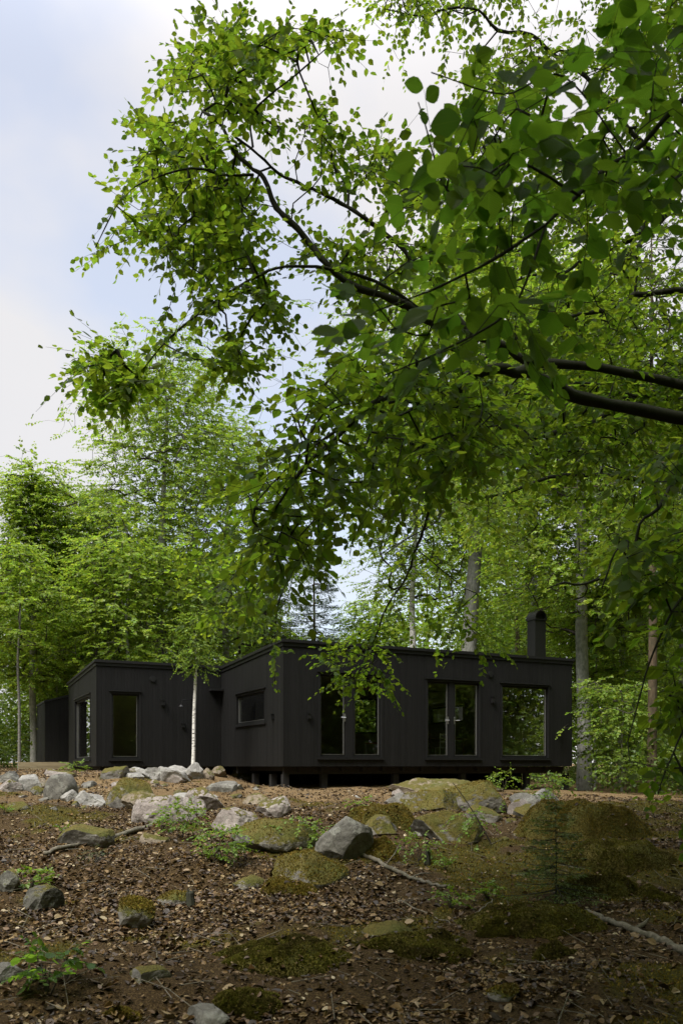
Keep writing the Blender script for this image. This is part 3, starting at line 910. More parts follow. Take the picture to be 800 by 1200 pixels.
chair('stool with a red seat and pale legs behind the first glass door', M['white_paint'], upx(439.5, 1.3), 1.3, .3, M['red_seat'], .55, None, kind='stool')['category'] = 'stool'
w = O2 + UX*upx(513, 2.6) + VX*2.6
tb = thing('dining_table', 'dark table with pale top inside the room behind the white chair', 'table', (w[0], w[1], Z0+.112), HOUSE_RZ)
m_ = MB(); m_.box(-.8, .8, -.4, .4, .71, .74); m_.build('table_top', M['brown_wood'], tb)
for sx in (-.72, .72):
    for sy in (-.33, .33):
        m_ = MB(); m_.box(sx-.03, sx+.03, sy-.03, sy+.03, 0, .708); m_.build('leg', M['brown_wood'], tb)

# ================================================================ ROCKS
def rock_mesh(name, w, dp, h, seed, cuts, rough, sub=4, flat=0.0):
    bm = bmesh.new(); bmesh.ops.create_icosphere(bm, subdivisions=sub, radius=1)
    r = np.random.default_rng(seed)
    V = np.array([v.co[:] for v in bm.verts])
    for _ in range(cuts):
        nrm = unit(r.normal(0, 1, 3)*np.array([1, 1, .9])); c = r.uniform(.5, .86)
        dd = V@nrm - c; k = dd > 0
        V[k] -= nrm[None]*(dd[k]*.985)[:, None]
    V = V*np.array([w/2, dp/2, h/2])/np.array([np.abs(V[:, 0]).max(), np.abs(V[:, 1]).max(), np.abs(V[:, 2]).max()])
    sc = 1.0/max(.25, min(w, h)); off = Vector(r.uniform(-50, 50, 3))
    nr = unit(V/np.array([w, dp, h])**2*min(w, h))
    amp = rough*min(w, h, dp)
    for i in range(len(V)):
        p = Vector(V[i])
        a = mnoise.fractal(p*sc*1.3+off, 1.0, 2.1, 5)
        V[i] += nr[i]*amp*(a*.75+.30*mnoise.fractal(p*sc*6+off, .8, 2.2, 4))
    for v, c in zip(bm.verts, V): v.co = c
    me = bpy.data.meshes.new(name); bm.to_mesh(me); bm.free()
    me.polygons.foreach_set('use_smooth', np.full(len(me.polygons), cuts < 5, dtype=bool))
    return me

def moss_on(o, me, w, h, n, rg, green=False, lo=.25, ln=(.012, .03)):
    """short moss fuzz growing out of the upward faces, one child mesh"""
    nf = len(me.polygons)
    ar = np.zeros(nf); me.polygons.foreach_get('area', ar)
    nm = np.zeros(nf*3); me.polygons.foreach_get('normal', nm); nm = nm.reshape(-1, 3)
    ce = np.zeros(nf*3); me.polygons.foreach_get('center', ce); ce = ce.reshape(-1, 3)
    pw = ar*np.clip(nm[:, 2]-lo+.6*vnoise(ce[:, 0]*5, ce[:, 1]*5, 9), 0, 1)*(ce[:, 2] > -h*.35)
    if pw.sum() <= 0: return
    idx = rg.choice(nf, n, p=pw/pw.sum())
    s = np.sqrt(ar[idx])[:, None]
    b = ce[idx] + rg.normal(0, .45, (n, 3))*s
    b -= nm[idx]*((b-ce[idx])*nm[idx]).sum(1)[:, None]
    ax = nm[idx] + rg.normal(0, .6, (n, 3)) + np.array([0, 0, .2])
    m2 = leaves_mesh('moss', b-unit(ax)*.004, ax, rg.normal(0, 1, (n, 3)), rg.uniform(ln[0], ln[1], n), (T_NEEDLE[0]*np.array([2.4, 1, 1]), None, T_NEEDLE[2]), seed=n)
    link('moss', m2, o, M['moss_green'] if green else M['moss'])

RK = 0
MOUNDS = []
def mound(x0, x1, y0, y1, label, fuzz=3000, green=False, steep=2.6, deep=.75, name='moss_mound'):
    """a moss cushion grown over stones: a low hump that runs out into the ground with a ragged edge"""
    global RK; RK += 1
    seed = RK
    p = hit((x0+x1)/2, y1); w = (x1-x0)/F*p[1]*(1.0 if steep > 3 else 1.05); dp = w*deep
    cx, cy = p[0], p[1]+dp*.5
    zc = EYE+(HOR-y0)/F*(cy+dp*.12)
    H = float(np.clip(zc-ground_z(cx, cy), .05, .5*w))*(.68 if steep > 3 else .58)
    def prof(x, y):
        u = (x-cx)/(w/2); v = (y-cy)/(dp/2)
        th = np.arctan2(v, u)
        r = np.hypot(u, v)*(1+(.22 if steep > 3 else .5)*vnoise(np.cos(th)*1.6+seed*3.1, np.sin(th)*1.6, seed)+(.12 if steep > 3 else .3)*vnoise(np.cos(th)*5, np.sin(th)*5+seed, seed+1))
        b = np.clip(1-np.clip(r, 0, 1)**steep, 0, 1)
        n = 1+.75*vnoise(u*1.7+seed, v*1.7, seed+2)+.4*vnoise(u*4.3, v*4.3, seed+3)+.2*vnoise(x*14, y*14, seed+4)
        return H*b*np.clip(n, .2, 1.6)
    MOUNDS.append(prof)
    nr, na = 30, 84
    rr = np.linspace(0, 1.3, nr)[1:]; an = np.arange(na)/na*2*np.pi
    X = np.concatenate([[cx], (cx+rr[:, None]*np.cos(an)[None]*w/2).ravel()]); Y = np.concatenate([[cy], (cy+rr[:, None]*np.sin(an)[None]*dp/2).ravel()])
    pz = prof(X, Y)
    Z = ground_z(X, Y)+pz-.03*(pz < .012)-.004
    o3 = np.array([cx, cy, float(ground_z(cx, cy))])
    F3 = [(0, 1+j, 1+(j+1) % na) for j in range(na)]
    F4 = [(1+i*na+j, 1+(i+1)*na+j, 1+(i+1)*na+(j+1) % na, 1+i*na+(j+1) % na) for i in range(nr-2) for j in range(na)]
    me = mesh_np(name, np.stack([X, Y, Z], 1)-o3, [np.array(F4), np.array(F3)], True)
    o = link(name, me, None, M['moss_base'], o3)
    tag(o, label, 'moss mound', 'moss mounds on the slope')
    # fuzz only where the hump stands out of the ground
    rg = np.random.default_rng(seed); u = rg.uniform(-1.2, 1.2, fuzz*4); v = rg.uniform(-1.2, 1.2, fuzz*4)
    x = cx+u*w/2; y = cy+v*dp/2; z = prof(x, y); k = (z > .006) & (rg.uniform(0, 1, len(x)) < .35+1.5*np.clip(vnoise(x*4, y*4, seed+6)+.25, 0, 1)); x, y, z = x[k][:fuzz*2], y[k][:fuzz*2], z[k][:fuzz*2]
    e = .01; n = np.stack([-(prof(x+e, y)-z)/e, -(prof(x, y+e)-z)/e, np.ones(len(x))], 1)
    b = np.stack([x, y, ground_z(x, y)+z-.008], 1)-o3
    m2 = leaves_mesh('moss', b, unit(n)+rg.normal(0, .55, n.shape), rg.normal(0, 1, n.shape), rg.uniform(.010, .026, len(x)), (T_NEEDLE[0]*np.array([2.6, 1, 1]), None, T_NEEDLE[2]), seed=seed)
    link('moss', m2, o, M['moss_green'] if green else M['moss'])
def rock(x0, x1, y0, y1, mat, label, name='rock', cat='rock', cuts=13, rough=.10, deep=.95, rz=None, tilt=0, fuzz=0, sub=4, green=False, sink=.62, at=None):
    global RK; RK += 1
    p = hit((x0+x1)/2, y1) if at is None else P((x0+x1)/2, y1, at)
    w = (x1-x0)/F*p[1]*1.22; h = (y1-y0)/F*p[1]
    H = h/(1-sink*.6); dp = w*deep
    me = rock_mesh(name, w, dp, H, 100+RK*7, cuts, rough, sub)
    o = link(name, me, None, M[mat])
    o.location = (p[0], p[1]+dp*.36, p[2]+h-H/2)
    o.rotation_euler = (0, R(tilt), R(random.uniform(-25, 25) if rz is None else rz))
    tag(o, label, cat, 'rocks scattered on the slope')
    if fuzz: moss_on(o, me, w, H, fuzz, np.random.default_rng(RK), green)
    return o
MR = dict(name='mossy_rock', cat='mossy rock', cuts=4, rough=.16)
# the row at the foot of the left volume
rock(114, 147, 896, 913, 'r_half', 'half mossy pale rock at the left end of the row under the low black wall', sub=4)
rock(146, 172, 894, 910, 'r_pale', 'whitest angular stone in the row under the tall black window')
rock(161, 190, 896, 913, 'r_pale', 'broad pale stone right of the whitest stone in the wall row')
rock(184, 217, 898, 917, 'r_pale', 'grey-white squarish boulder at left foot of the thin birch')
rock(213, 236, 894, 914, 'r_pale', 'small upright pale stone at the very foot of the birch trunk')
rock(234, 250, 899, 913, 'r_tan', 'brownish stone just right of the birch, under the joint of the walls', cuts=12)
rock(246, 266, 898, 910, 'r_tan', 'flat layered brown stone at the right end of the wall row', cuts=12)
# left edge
rock(52, 84, 906, 936, 'r_grey', 'smooth rounded grey boulder standing left of the pale slabs', cuts=4, rough=.05)
rock(-8, 18, 902, 917, 'r_grey', 'grey rock cut by the left picture edge, level with the deck')
rock(20, 43, 908, 927, 'r_pale', 'pale rock left of the rounded grey boulder')
rock(42, 57, 911, 924, 'r_tan', 'small tan rock touching the rounded grey boulder on its left')
rock(-4, 23, 914, 928, 'r_pink', 'low pinkish rock at the left picture edge')
rock(36, 53, 921, 932, 'r_half', 'small mossy brown rock in front of the pale rock beside the round boulder')
rock(70, 91, 923, 938, 'r_pale', 'small flat pale stone at right foot of the rounded grey boulder')
rock(87, 120, 927, 945, 'r_pale', 'flat broken pale slab left of the pointed mossy boulder', cuts=14, rough=.14)
rock(122, 168, 908, 947, 'r_half', 'tall pointed boulder with brown moss in the rock cluster', tilt=-18, cuts=8, fuzz=1500)
rock(142, 179, 928, 950, 'r_tan', 'rounded tan boulder in front of the pointed mossy boulder', cuts=6)
rock(157, 230, 930, 963, 'r_pink', 'widest pinkish grey boulder in the cluster, above the fallen branch', cuts=9, sub=5)
rock(218, 260, 923, 949, 'r_pink', 'pink granite boulder above the leafy green seedlings', cuts=8)
rock(250, 297, 943, 974, 'r_pink', 'angular pink-grey boulder right of the bright green shrub', cuts=8)
rock(298, 340, 936, 957, 'r_pink', 'leaning pinkish slab in the bare soil below the corner of the house', cuts=12, tilt=-12)
rock(272, 362, 963, 997, 'r_half', 'long low mossy boulder behind the seedlings beside the upright boulder', cuts=6, sub=5, fuzz=1500)
rock(374, 431, 952, 1006, 'r_grey', 'large upright grey-green boulder in the middle of the slope', cuts=7, rough=.06, tilt=24, sub=5, rz=8)
mound(406, 491, 940, 972, 'brown mossy mound right behind the upright grey boulder', 8000, False, 4.5, name='mossy_boulder')
rock(430, 466, 956, 979, 'r_half', 'small dark rock set into the mossy mound behind the upright boulder', cuts=7)
mound(421, 470, 978, 1010, 'yellow-green mossy cushion at right foot of the upright boulder', 8000, False, 4.5, name='mossy_boulder')
rock(69, 124, 967, 991, 'r_half', 'flat boulder with mossy edges above the left fallen branch', cuts=6)
rock(-10, 22, 1020, 1046, 'r_dark', 'dark rock cut by the left edge beside the bright seedling')
rock(28, 62, 1039, 1069, 'r_dark', 'greenish pointed rock below the bright seedling', cuts=8)
rock(134, 176, 1052, 1089, 'r_half', 'knobbly mossy stone with a bare dark top on the lower left slope', fuzz=1800, cuts=6, name='mossy_rock')
rock(184, 220, 1045, 1061, 'r_half', 'low mossy stone near the small dark stump', cuts=6, fuzz=700)
rock(-12, 20, 1132, 1152, 'r_grey', 'bluish grey stone at the left edge beside the big-leaved sapling')
rock(151, 192, 1135, 1153, 'r_half', 'low flat stone among leaves right of the big-leaved sapling', cuts=5)
rock(267, 306, 1027, 1042, 'r_half', 'flat grey stone left of the mossy boulder on the middle slope', cuts=5)
rock(165, 194, 977, 988, 'r_tan', 'small flat stone by the end of the left fallen branch')
rock(315, 402, 1003, 1041, 'r_half', 'mossy boulder with a grey cracked face below the upright boulder', cuts=7, fuzz=3500, sub=5, name='mossy_rock')
mound(305, 375, 1027, 1051, 'bright ochre moss cushion left below the cracked boulder', 9000, False, 4.5, name='mossy_boulder')
mound(248, 406, 1090, 1146, 'widest dark moss mound in the lower middle of the slope', 18000, True, 2.6)
mound(424, 548, 1086, 1126, 'mossy mound with a bare grey stone top right of the wide dark mound', 12000, True, 2.6)
rock(430, 480, 1083, 1101, 'r_half', 'bare grey stone poking from the top of a mossy mound', cuts=6)
mound(246, 322, 1150, 1196, 'moss mound at the bottom edge above the half buried grey stone', 10000, True, 2.6)
rock(215, 264, 1184, 1206, 'r_grey', 'half buried grey stone at the bottom picture edge', cuts=6)
rock(464, 560, 911, 932, 'r_tan', 'yellowish bedrock slab under the front of the house', cuts=10, sub=5, deep=1.3)
rock(453, 484, 930, 944, 'r_grey', 'bluish flat slab left of the bedrock outcrop', cuts=12)
rock(474, 540, 922, 948, 'r_half', 'mossy shoulder of bedrock right of the bluish slab', cuts=7, fuzz=2200, sub=5)
rock(520, 604, 914, 950, 'r_half', 'tan mossy bedrock hump under the middle of the house', cuts=8, fuzz=3000, sub=5)
rock(530, 557, 957, 971, 'r_grey', 'small grey stone left of the bent leafy sapling')
rock(548, 587, 943, 963, 'r_half', 'grey mossy patchy rock behind the bent leafy sapling', cuts=11)
rock(600, 631, 929, 946, 'r_grey', 'bluish slab between the mossy hump and the big mossy rock')
mound(622, 782, 934, 984, 'biggest mossy boulder, near the right edge beneath the grey beech trunk', 28000, False, 4.5, name='mossy_boulder')
rock(622, 652, 938, 966, 'r_grey', 'bare grey boulder at the left end of the biggest mossy boulder', cuts=7)
mound(668, 806, 975, 1024, 'long mossy rock in front of the biggest mossy boulder', 18000, True, 4.5, name='mossy_boulder')
mound(655, 746, 1009, 1052, 'low green moss cushion behind the small spruce', 10000, True, 2.6)
mound(742, 812, 1031, 1058, 'dark mossy rock cut by the right edge above the long fallen pole', 7000, True, 2.6)
mound(562, 706, 1040, 1102, 'dark mossy hummock at the foot of the small spruce', 16000, True, 2.6)
mound(560, 613, 1070, 1098, 'small moss cushion left below the hummock of the spruce', 6000, True, 2.6)
mound(630, 674, 1086, 1124, 'steep dark moss cushion right below the hummock of the spruce', 6000, True, 2.6)
rock(577, 612, 1156, 1173, 'r_half', 'small grey stone with a moss rim in the lower right leaves', cuts=6, fuzz=500)
rock(488, 560, 950, 985, 'r_half', 'half buried rock under the twigs right of the mossy mound', cuts=7, at=None, fuzz=800)
mound(120, 160, 1176, 1196, 'low ochre moss cushion at the bottom edge among brown leaves', 3600, False, 2.6)

for i in range(78):
    left = i < 44
    if left: px, py = rng.uniform(0, 330), rng.uniform(908, 952)
    else: px, py = rng.uniform(400, 640), rng.uniform(922, 985)
    w_ = rng.uniform(7, 17) if i % 4 else rng.uniform(20, 36)
    o = rock(px-w_/2, px+w_/2, py-w_*rng.uniform(.35, .55), py, ['r_pale', 'r_tan', 'r_grey', 'r_pink', 'r_half'][i % 5], 'small loose stone in the rubble left of the house corner' if left else 'small loose stone on the bare soil around the bedrock hump', sub=3, sink=.9)
    o['group'] = 'loose rubble by the left boulders' if left else 'loose stones around the bedrock hump'
litter()
ground_moss()
twigs()
# ================================================================ FALLEN WOOD
def stick(label, pix, r0, r1, forks=(), pale=None, name='fallen_branch', cat='fallen branch', lift=.03):
    pts = []
    for px, py in pix:
        h_ = hit(px, py); pts.append(h_ + np.array([0, 0, lift]))
    pts = catmull(pts, 6); n = len(pts)
    pts += rng.normal(0, .008, pts.shape)
    o3 = pts[0].copy()
    mb = MB(); mb.tube(pts-o3, np.linspace(r0, r1, n)*rng.uniform(.85, 1.12, n), 8)
    for t, dx, dy, dz, L in forks:
        b = pts[int(t*(n-1))]-o3; e = b+unit(np.array([dx, dy, dz]))*L
        mb.tube([b, (b+e)/2+rng.normal(0, .02, 3), e], [r1*.7, r1*.5, r1*.2], 5)
    o = mb.build(name, M['dead'], None, True, o3)
    tag(o, label, cat)
    if pale:
        q = pts[:int(n*pale)]-o3
        m2 = MB(); m2.tube(q, np.linspace(r0*.7, r0*1.08, len(q)), 7); m2.build('bare_wood', M['dead_pale'], o, True)
stick('fallen branch with a pale broken end below the left boulders', [(52, 1003), (88, 993), (130, 984), (165, 974), (190, 966)], .028, .045, [(.4, 1, .3, .4, .3)], .38)
stick('crooked grey branch lying from the upright boulder down to the right', [(413, 1001), (436, 1009), (458, 1021), (480, 1031), (505, 1039), (528, 1044)], .032, .016, [(.35, .4, .6, .5, .45), (.6, .8, -.3, .2, .3)])
stick('long pale bare pole lying at the right edge below the spruce', [(684, 1071), (712, 1083), (742, 1094), (772, 1106), (806, 1120)], .026, .04, [(.5, .6, .5, .25, .25)])
stick('thin dead twig lying among leaves in front of the mossy boulder', [(470, 1060), (500, 1074), (530, 1086)], .008, .004)
stick('thin stick lying on leaves left of the spruce hummock', [(548, 1085), (566, 1068), (578, 1058)], .012, .006)
for px, y0, y1, w, lab in ((522, 958, 976, 7, 'short dark broken stump standing right of the mossy mound'), (501, 996, 1014, 7, 'dark jagged stub among seedlings above the crooked branch'),
                           (223, 1044, 1060, 10, 'small rotten stump beside the low mossy stone')):
    p = hit(px, y1); s = p[1]/F; m_ = MB()
    k = 9; H = (y1-y0)*s; r = w*s/2
    zs = np.array([-.05, 0, H*.5, H*.85, H])
    m_.tube([(rng.normal(0, .004), 0, z) for z in zs], [r*1.4, r*1.2, r, r*.9, r*.35], k)
    for a in (0, 2.1, 4): m_.tube([(math.cos(a)*r*.6, math.sin(a)*r*.6, H*.7), (math.cos(a)*r*.7, math.sin(a)*r*.7, H*rng.uniform(1.0, 1.25))], [r*.35, r*.05], 5)
    tag(m_.build('tree_stump', M['bark_dark'], None, False, p), lab, 'stump')

# ================================================================ GENERIC FOLIAGE BUILDERS
def grow(tree, part, leafpart, paths, targets, leafmat, barkmat, tmpl, n, L, leaf, step=.16, droop=.3, tilt=.35, seed=0, low=.0, r0=.0018, origin=np.zeros(3), uv=False, lvar=.3, rmax=.03, upright=0.0, k=4, smooth=False, outward=0.0):
    rg = np.random.default_rng(seed+77)
    sk = Skel(); mb = MB()
    for pts, ra, rb in paths:
        if len(pts) > 2 and ra > .013 and np.linalg.norm(np.asarray(pts[0])-np.asarray(pts[-1])) > 1:
            q = catmull(pts, 3); sl = np.linalg.norm(np.diff(q, axis=0), axis=1).mean()
            q[1:-1] += rg.normal(0, .075*min(sl, .5), q[1:-1].shape)
            q = catmull(q, 3)
        else:
            q = catmull(pts, 7) if len(pts) > 2 else np.linspace(pts[0], pts[1], 6)
        m = len(q); rr = np.linspace(ra, rb, m)
        q = q + rg.normal(0, 1, q.shape)*rr[:, None]*.2
        rr = rr*(1+.10*rg.normal(0, 1, m))
        mb.tube(q, rr, 8 if ra > .015 else 6)
        # densify so that twigs leave anywhere along the limb
        par = -1
        if sk.n: par = int(np.argmin(((sk.p[:sk.n]-q[0])**2).sum(1)))
        sk.path(q, rr, par)
    T = np.asarray(targets)
    base = sk.p[:sk.n].copy()
    dist = np.array([np.min(((base-t)**2).sum(1)) for t in T])
    T = T[np.argsort(dist)]
    tips, drs = [], []
    for t in T:
        i = sk.attach(t, step, low, .28, .12)
        tips.append(i)
        pp = sk.par[i]; drs.append(sk.p[i]-sk.p[pp] if pp >= 0 else np.array([0, 0, .1]))
    drs = unit(np.array(drs)) + rg.normal(0, .28, (len(T), 3))*np.array([1, 1, .4])
    if outward:
        c = T.mean(0); drs = drs + unit((T-c)*np.array([1, 1, .3]))*outward
    drs = unit(drs)
    pos = sk.p[np.array(tips)]
    b, ax, nr, ln, A, B = sprig(pos, drs, n, L, leaf, rg, droop, tilt, lvar, upright=upright)
    sk.finish(mb, tips, r0, .42, rmax, k)
    frusta(mb, A, B, np.full(len(A), r0*.9), np.full(len(A), r0*.4), 3)
    V = [v-origin for v in mb.v]; mb.v = V
    bo = mb.build(part, barkmat, tree, True)
    me = leaves_mesh(leafpart, b-origin, ax, nr, ln, tmpl, uv, seed, smooth)
    return bo, me

# ================================================================ OVERHANGING BEECHES
def reg(poly, d0, d1, n, seed, clump=0.0): return sample_region(poly, d0, d1, n, np.random.default_rng(seed), clump)
TA = np.array([4.3, 6.2, 0.0]); TA[2] = float(ground_z(TA[0], TA[1]))
def trunk_with_branches(pts, rad, bark, mb, mb_mat, parent, k=12):
    q = catmull(pts, 8); rr = np.interp(np.linspace(0, 1, len(q)), np.linspace(0, 1, len(rad)), rad)
    t = MB(); t.tube(q, rr*(1+rng.normal(0, .02, len(q))), k, False)
    n0 = sum(len(f) for f in t.f4)
    for v, f in zip(mb.v, mb.f4): pass
    t.add(np.vstack(mb.v), np.vstack(mb.f4))
    F = np.vstack(t.f4)
    me = mesh_np('trunk', np.vstack(t.v), [F], True, None, [0]*n0+[1]*(len(F)-n0))
    return link('trunk', me, parent, [bark, mb_mat])
def trunk_mesh(name, pts, rad, mat, parent, origin, k=12):
    q = catmull(pts, 8); rr = np.interp(np.linspace(0, 1, len(q)), np.linspace(0, 1, len(rad)), rad)
    mb = MB(); mb.tube(q-origin, rr*(1+rng.normal(0, .02, len(q))), k)
    return mb.build(name, mat, parent, True)
beechA = thing('beech_tree', 'nearest overhanging beech whose big-leaved boughs reach across from the right', 'tree', TA)
trunk_mesh('trunk', [TA-[0, 0, .3], TA+[.05, .05, 2.5], TA+[-.05, .1, 5], TA+[.1, .2, 8.5], TA+[.2, .3, 12]], [.30, .23, .2, .14, .05], M['bark_dark'], beechA, TA)
def bough(tree, org, paths, targets, leafmat, tmpl, n, L, leaf, seed, **kw):
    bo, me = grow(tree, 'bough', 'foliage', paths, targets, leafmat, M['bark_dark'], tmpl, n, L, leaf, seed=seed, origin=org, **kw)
    return link('foliage', me, bo, leafmat)
A5 = TA+[-.02, .1, 4.2]
# 1: upper left bough against the sky
R1a = [(122,290),(140,262),(140,235),(150,205),(170,180),(175,130),(200,110),(195,75),(225,65),(265,25),(330,35),(400,28),(402,80),(385,130),(420,165),(470,175),(500,230),(520,300),(460,330),(430,355),(400,330),(380,300),(330,320),(280,315),(230,318),(205,305),(190,280),(165,262),(135,290)]
R1b = [(92,432),(110,418),(160,402),(185,380),(200,355),(260,335),(320,335),(315,375),(300,400),(290,430),(265,440),(235,425),(200,425),(165,455),(140,455),(120,438)]
bough(beechA, TA, [
    ([A5, P(700,440,5.50), P(560,400,5.30), P(415,335,5.10), P(345,262,5.05), P(290,198,5.00), P(237,130,5.00)], .034, .008),
    ([P(560,400,5.30), P(480,300,5.50), P(420,250,5.50), P(350,215,5.45), P(275,160,5.30)], .019, .007),
    ([P(520,385,5.30), P(440,330,5.10), P(345,312,4.90), P(280,335,4.80), P(200,395,4.70), P(155,450,4.70)], .012, .0035),
    ([P(297,205,5.00), P(262,205,4.95), P(220,198,4.90), P(150,225,4.90), P(112,290,4.90)], .008, .003),
    ([P(296,172,5.30), P(298,130,5.30), P(350,85,5.20), P(390,50,5.20)], .008, .003),
    ], np.vstack([reg(R1a, 4.8, 6.4, 700, 1, 1.1), reg(R1b, 4.5, 5.5, 170, 2, 1.0)]), M['leaf_mid'], T_MID, 11, .26, .061, 1, droop=.3, tilt=.5)
# 2: dark hanging mass left of centre
R5a = [(285,575),(300,530),(335,490),(395,420),(440,405),(480,400),(570,430),(600,480),(560,540),(505,560),(455,600),(400,625),(365,650),(330,690),(308,655)]
R5b = [(215,600),(245,565),(290,545),(320,600),(325,680),(372,650),(355,700),(335,740),(330,795),(316,790),(300,740),(262,725),(240,745),(236,700),(215,670)]
bough(beechA, TA, [
    ([A5-[0,0,.4], P(720,470,5.2), P(600,440,4.6), P(500,450,4.2), P(400,500,4.0), P(320,600,3.95)], .045, .005),
    ([P(400,500,4.1), P(340,545,4.4), P(290,600,4.6)], .008, .003),
    ], np.vstack([reg(R5a, 3.5, 4.9, 340, 3, .4), reg(R5b, 4.4, 5.6, 14, 4, 1.0)]), M['leaf_mid'], T_MID, 11, .25, .064, 2, droop=.38, tilt=.5)
# 3: the nearest spray, big leaves
R6 = [(415,370),(440,300),(490,265),(490,235),(498,215),(505,150),(520,95),(570,85),(620,100),(700,40),(820,-10),(840,200),(760,280),(700,330),(640,420),(560,440),(470,440),(430,400)]
bough(beechA, TA, [
    ([A5-[0,0,.8], TA+[-1.9,-2.2,2.9], P(880,145,2.5), P(735,182,2.35), P(640,262,2.25), P(545,322,2.2), P(440,365,2.15)], .012, .0018),
    ([P(735,182,2.35), P(660,90,2.3), P(590,110,2.2), P(505,85,2.15)], .003, .0015),
    ([P(680,230,2.25), P(600,190,2.2), P(530,230,2.15), P(490,120,2.15)], .004, .0018),
    ([P(640,262,2.25), P(600,360,2.2), P(520,410,2.2), P(450,440,2.2)], .004, .0018),
    ], reg(R6, 1.95, 2.9, 100, 5), M['leaf_near'], T_HI, 9, .18, .068, 3, droop=.33, tilt=.45, lvar=.42, step=.08, r0=.0011, uv=True, smooth=True, rmax=.006)
# 5: drooping dark sprays at the right edge
R10 = [(735,600),(760,540),(800,500),(840,500),(840,990),(800,955),(785,930),(765,900),(760,850),(785,800),(770,760),(750,700),(725,680)]
bough(beechA, TA, [
    ([TA+[-.02,.05,3.0], P(900,520,4.2), P(800,560,3.7), P(740,640,3.6), P(705,690,3.6)], .014, .003),
    ([TA+[-.02,.05,2.6], P(900,660,4.0), P(810,690,3.6), P(765,765,3.5), P(735,870,3.4)], .010, .0025),
    ([TA+[-.02,.05,1.8], P(900,800,4.0), P(820,830,3.6), P(785,890,3.5), P(770,930,3.5)], .008, .0025),
    ], reg(R10, 3.2, 4.6, 165, 9, .8), M['leaf_mid'], T_MID, 10, .22, .070, 5, droop=.5, tilt=.5)
# 6: unseen crown over and behind the path, thickened to shade the foreground
def overhead(n, seed):  # out-of-frame crown sprays, spread to shade what lies below
    rg = np.random.default_rng(seed); out = []
    while len(out) < n:
        p = np.array([rg.uniform(-3.2, 8), rg.uniform(-6, 8), rg.uniform(4.6, 11)])
        if p[2] < EYE+1.0*p[1]+.8 and abs(p[0]) < .45*p[1]+.7: continue
        if vnoise(p[0]*.7, p[1]*.7, seed) < -.22: continue
        out.append(p)
    return np.array(out)
bough(beechA, TA, [([TA+[0,0,6], TA+[-2,-2,7.5], TA+[-4,-4,8], TA+[-6,-6.5,8]], .08, .02), ([TA+[0,0,7], TA+[-2,.5,8.8], TA+[-4.5,1,10]], .06, .02),
                   ([TA+[0,0,5], TA+[1,-3,6.5], TA+[.5,-7,7]], .07, .02), ([TA+[0,0,8], TA+[1.5,1,9.5], TA+[3,2.5,10.5]], .05, .02)],
      np.vstack([overhead(4600, 31), np.random.default_rng(33).uniform([-8, -7, 6], [-2, 1.5, 11], (1500, 3))]), M['leaf_mid'], T_LO, 10, .45, .15, 6, step=.4, droop=.3, r0=.003)  # second box: unseen sprays added on the left to darken the near ground

TB = np.array([7.4, 11.4, 0.0]); TB[2] = float(ground_z(TB[0], TB[1]))
beechB = thing('beech_tree', 'second overhanging beech farther back, small pale-lit leaves filling the top right', 'tree', TB)
trunk_mesh('trunk', [TB-[0, 0, .3], TB+[.05, .05, 4], TB+[-.1, .1, 8], TB+[.1, .2, 12], TB+[.2, .3, 16]], [.34, .27, .22, .15, .05], M['bark_dark'], beechB, TB)
R8 = [(400,-20),(840,-20),(840,330),(700,330),(560,320),(500,330),(520,200),(560,90),(520,70),(470,75),(440,30)]
bough(beechB, TB, [
    ([TB+[0,0,6.5], P(900,180,10.5), P(800,210,10), P(742,278,9.6), P(690,308,9.4), P(600,330,9.2)], .07, .01),
    ([TB+[0,0,7.5], P(900,60,10.5), P(800,195,10.2), P(745,150,10), P(650,60,9.8), P(560,20,9.6), P(450,10,9.4)], .05, .006),
    ([P(800,195,10.2), P(755,285,9.2), P(720,300,8.6)], .05, .01),
    ([P(745,150,10), P(660,160,9.6), P(600,190,9.4), P(540,200,9.2)], .02, .006),
    ], reg(R8, 8.4, 11.6, 1200, 12, .9), M['leaf_mid'], T_MID, 11, .30, .076, 11, step=.28, droop=.35, tilt=.42)
bough(beechB, TB, [([TB+[0,0,9.5], TB+[-2,-.5,11.5], TB+[-4.5,-1,13], TB+[-6.5,-1,14]], .09, .02), ([TB+[0,0,11], TB+[-1,1.5,13.5], TB+[-2,2.5,15.5]], .06, .02)],
      np.array([p for p in np.stack([np.random.default_rng(8).uniform(-.5, 9.5, 3400), np.random.default_rng(9).uniform(5.5, 14, 3400), np.random.default_rng(10).uniform(11, 16.8, 3400)], 1) if p[2] > EYE+.93*p[1]+1.0]), M['leaf_mid'], T_LO, 10, .45, .15, 13, step=.5, droop=.3, r0=.003)  # out-of-frame sprays added to cut sky light on the boughs below
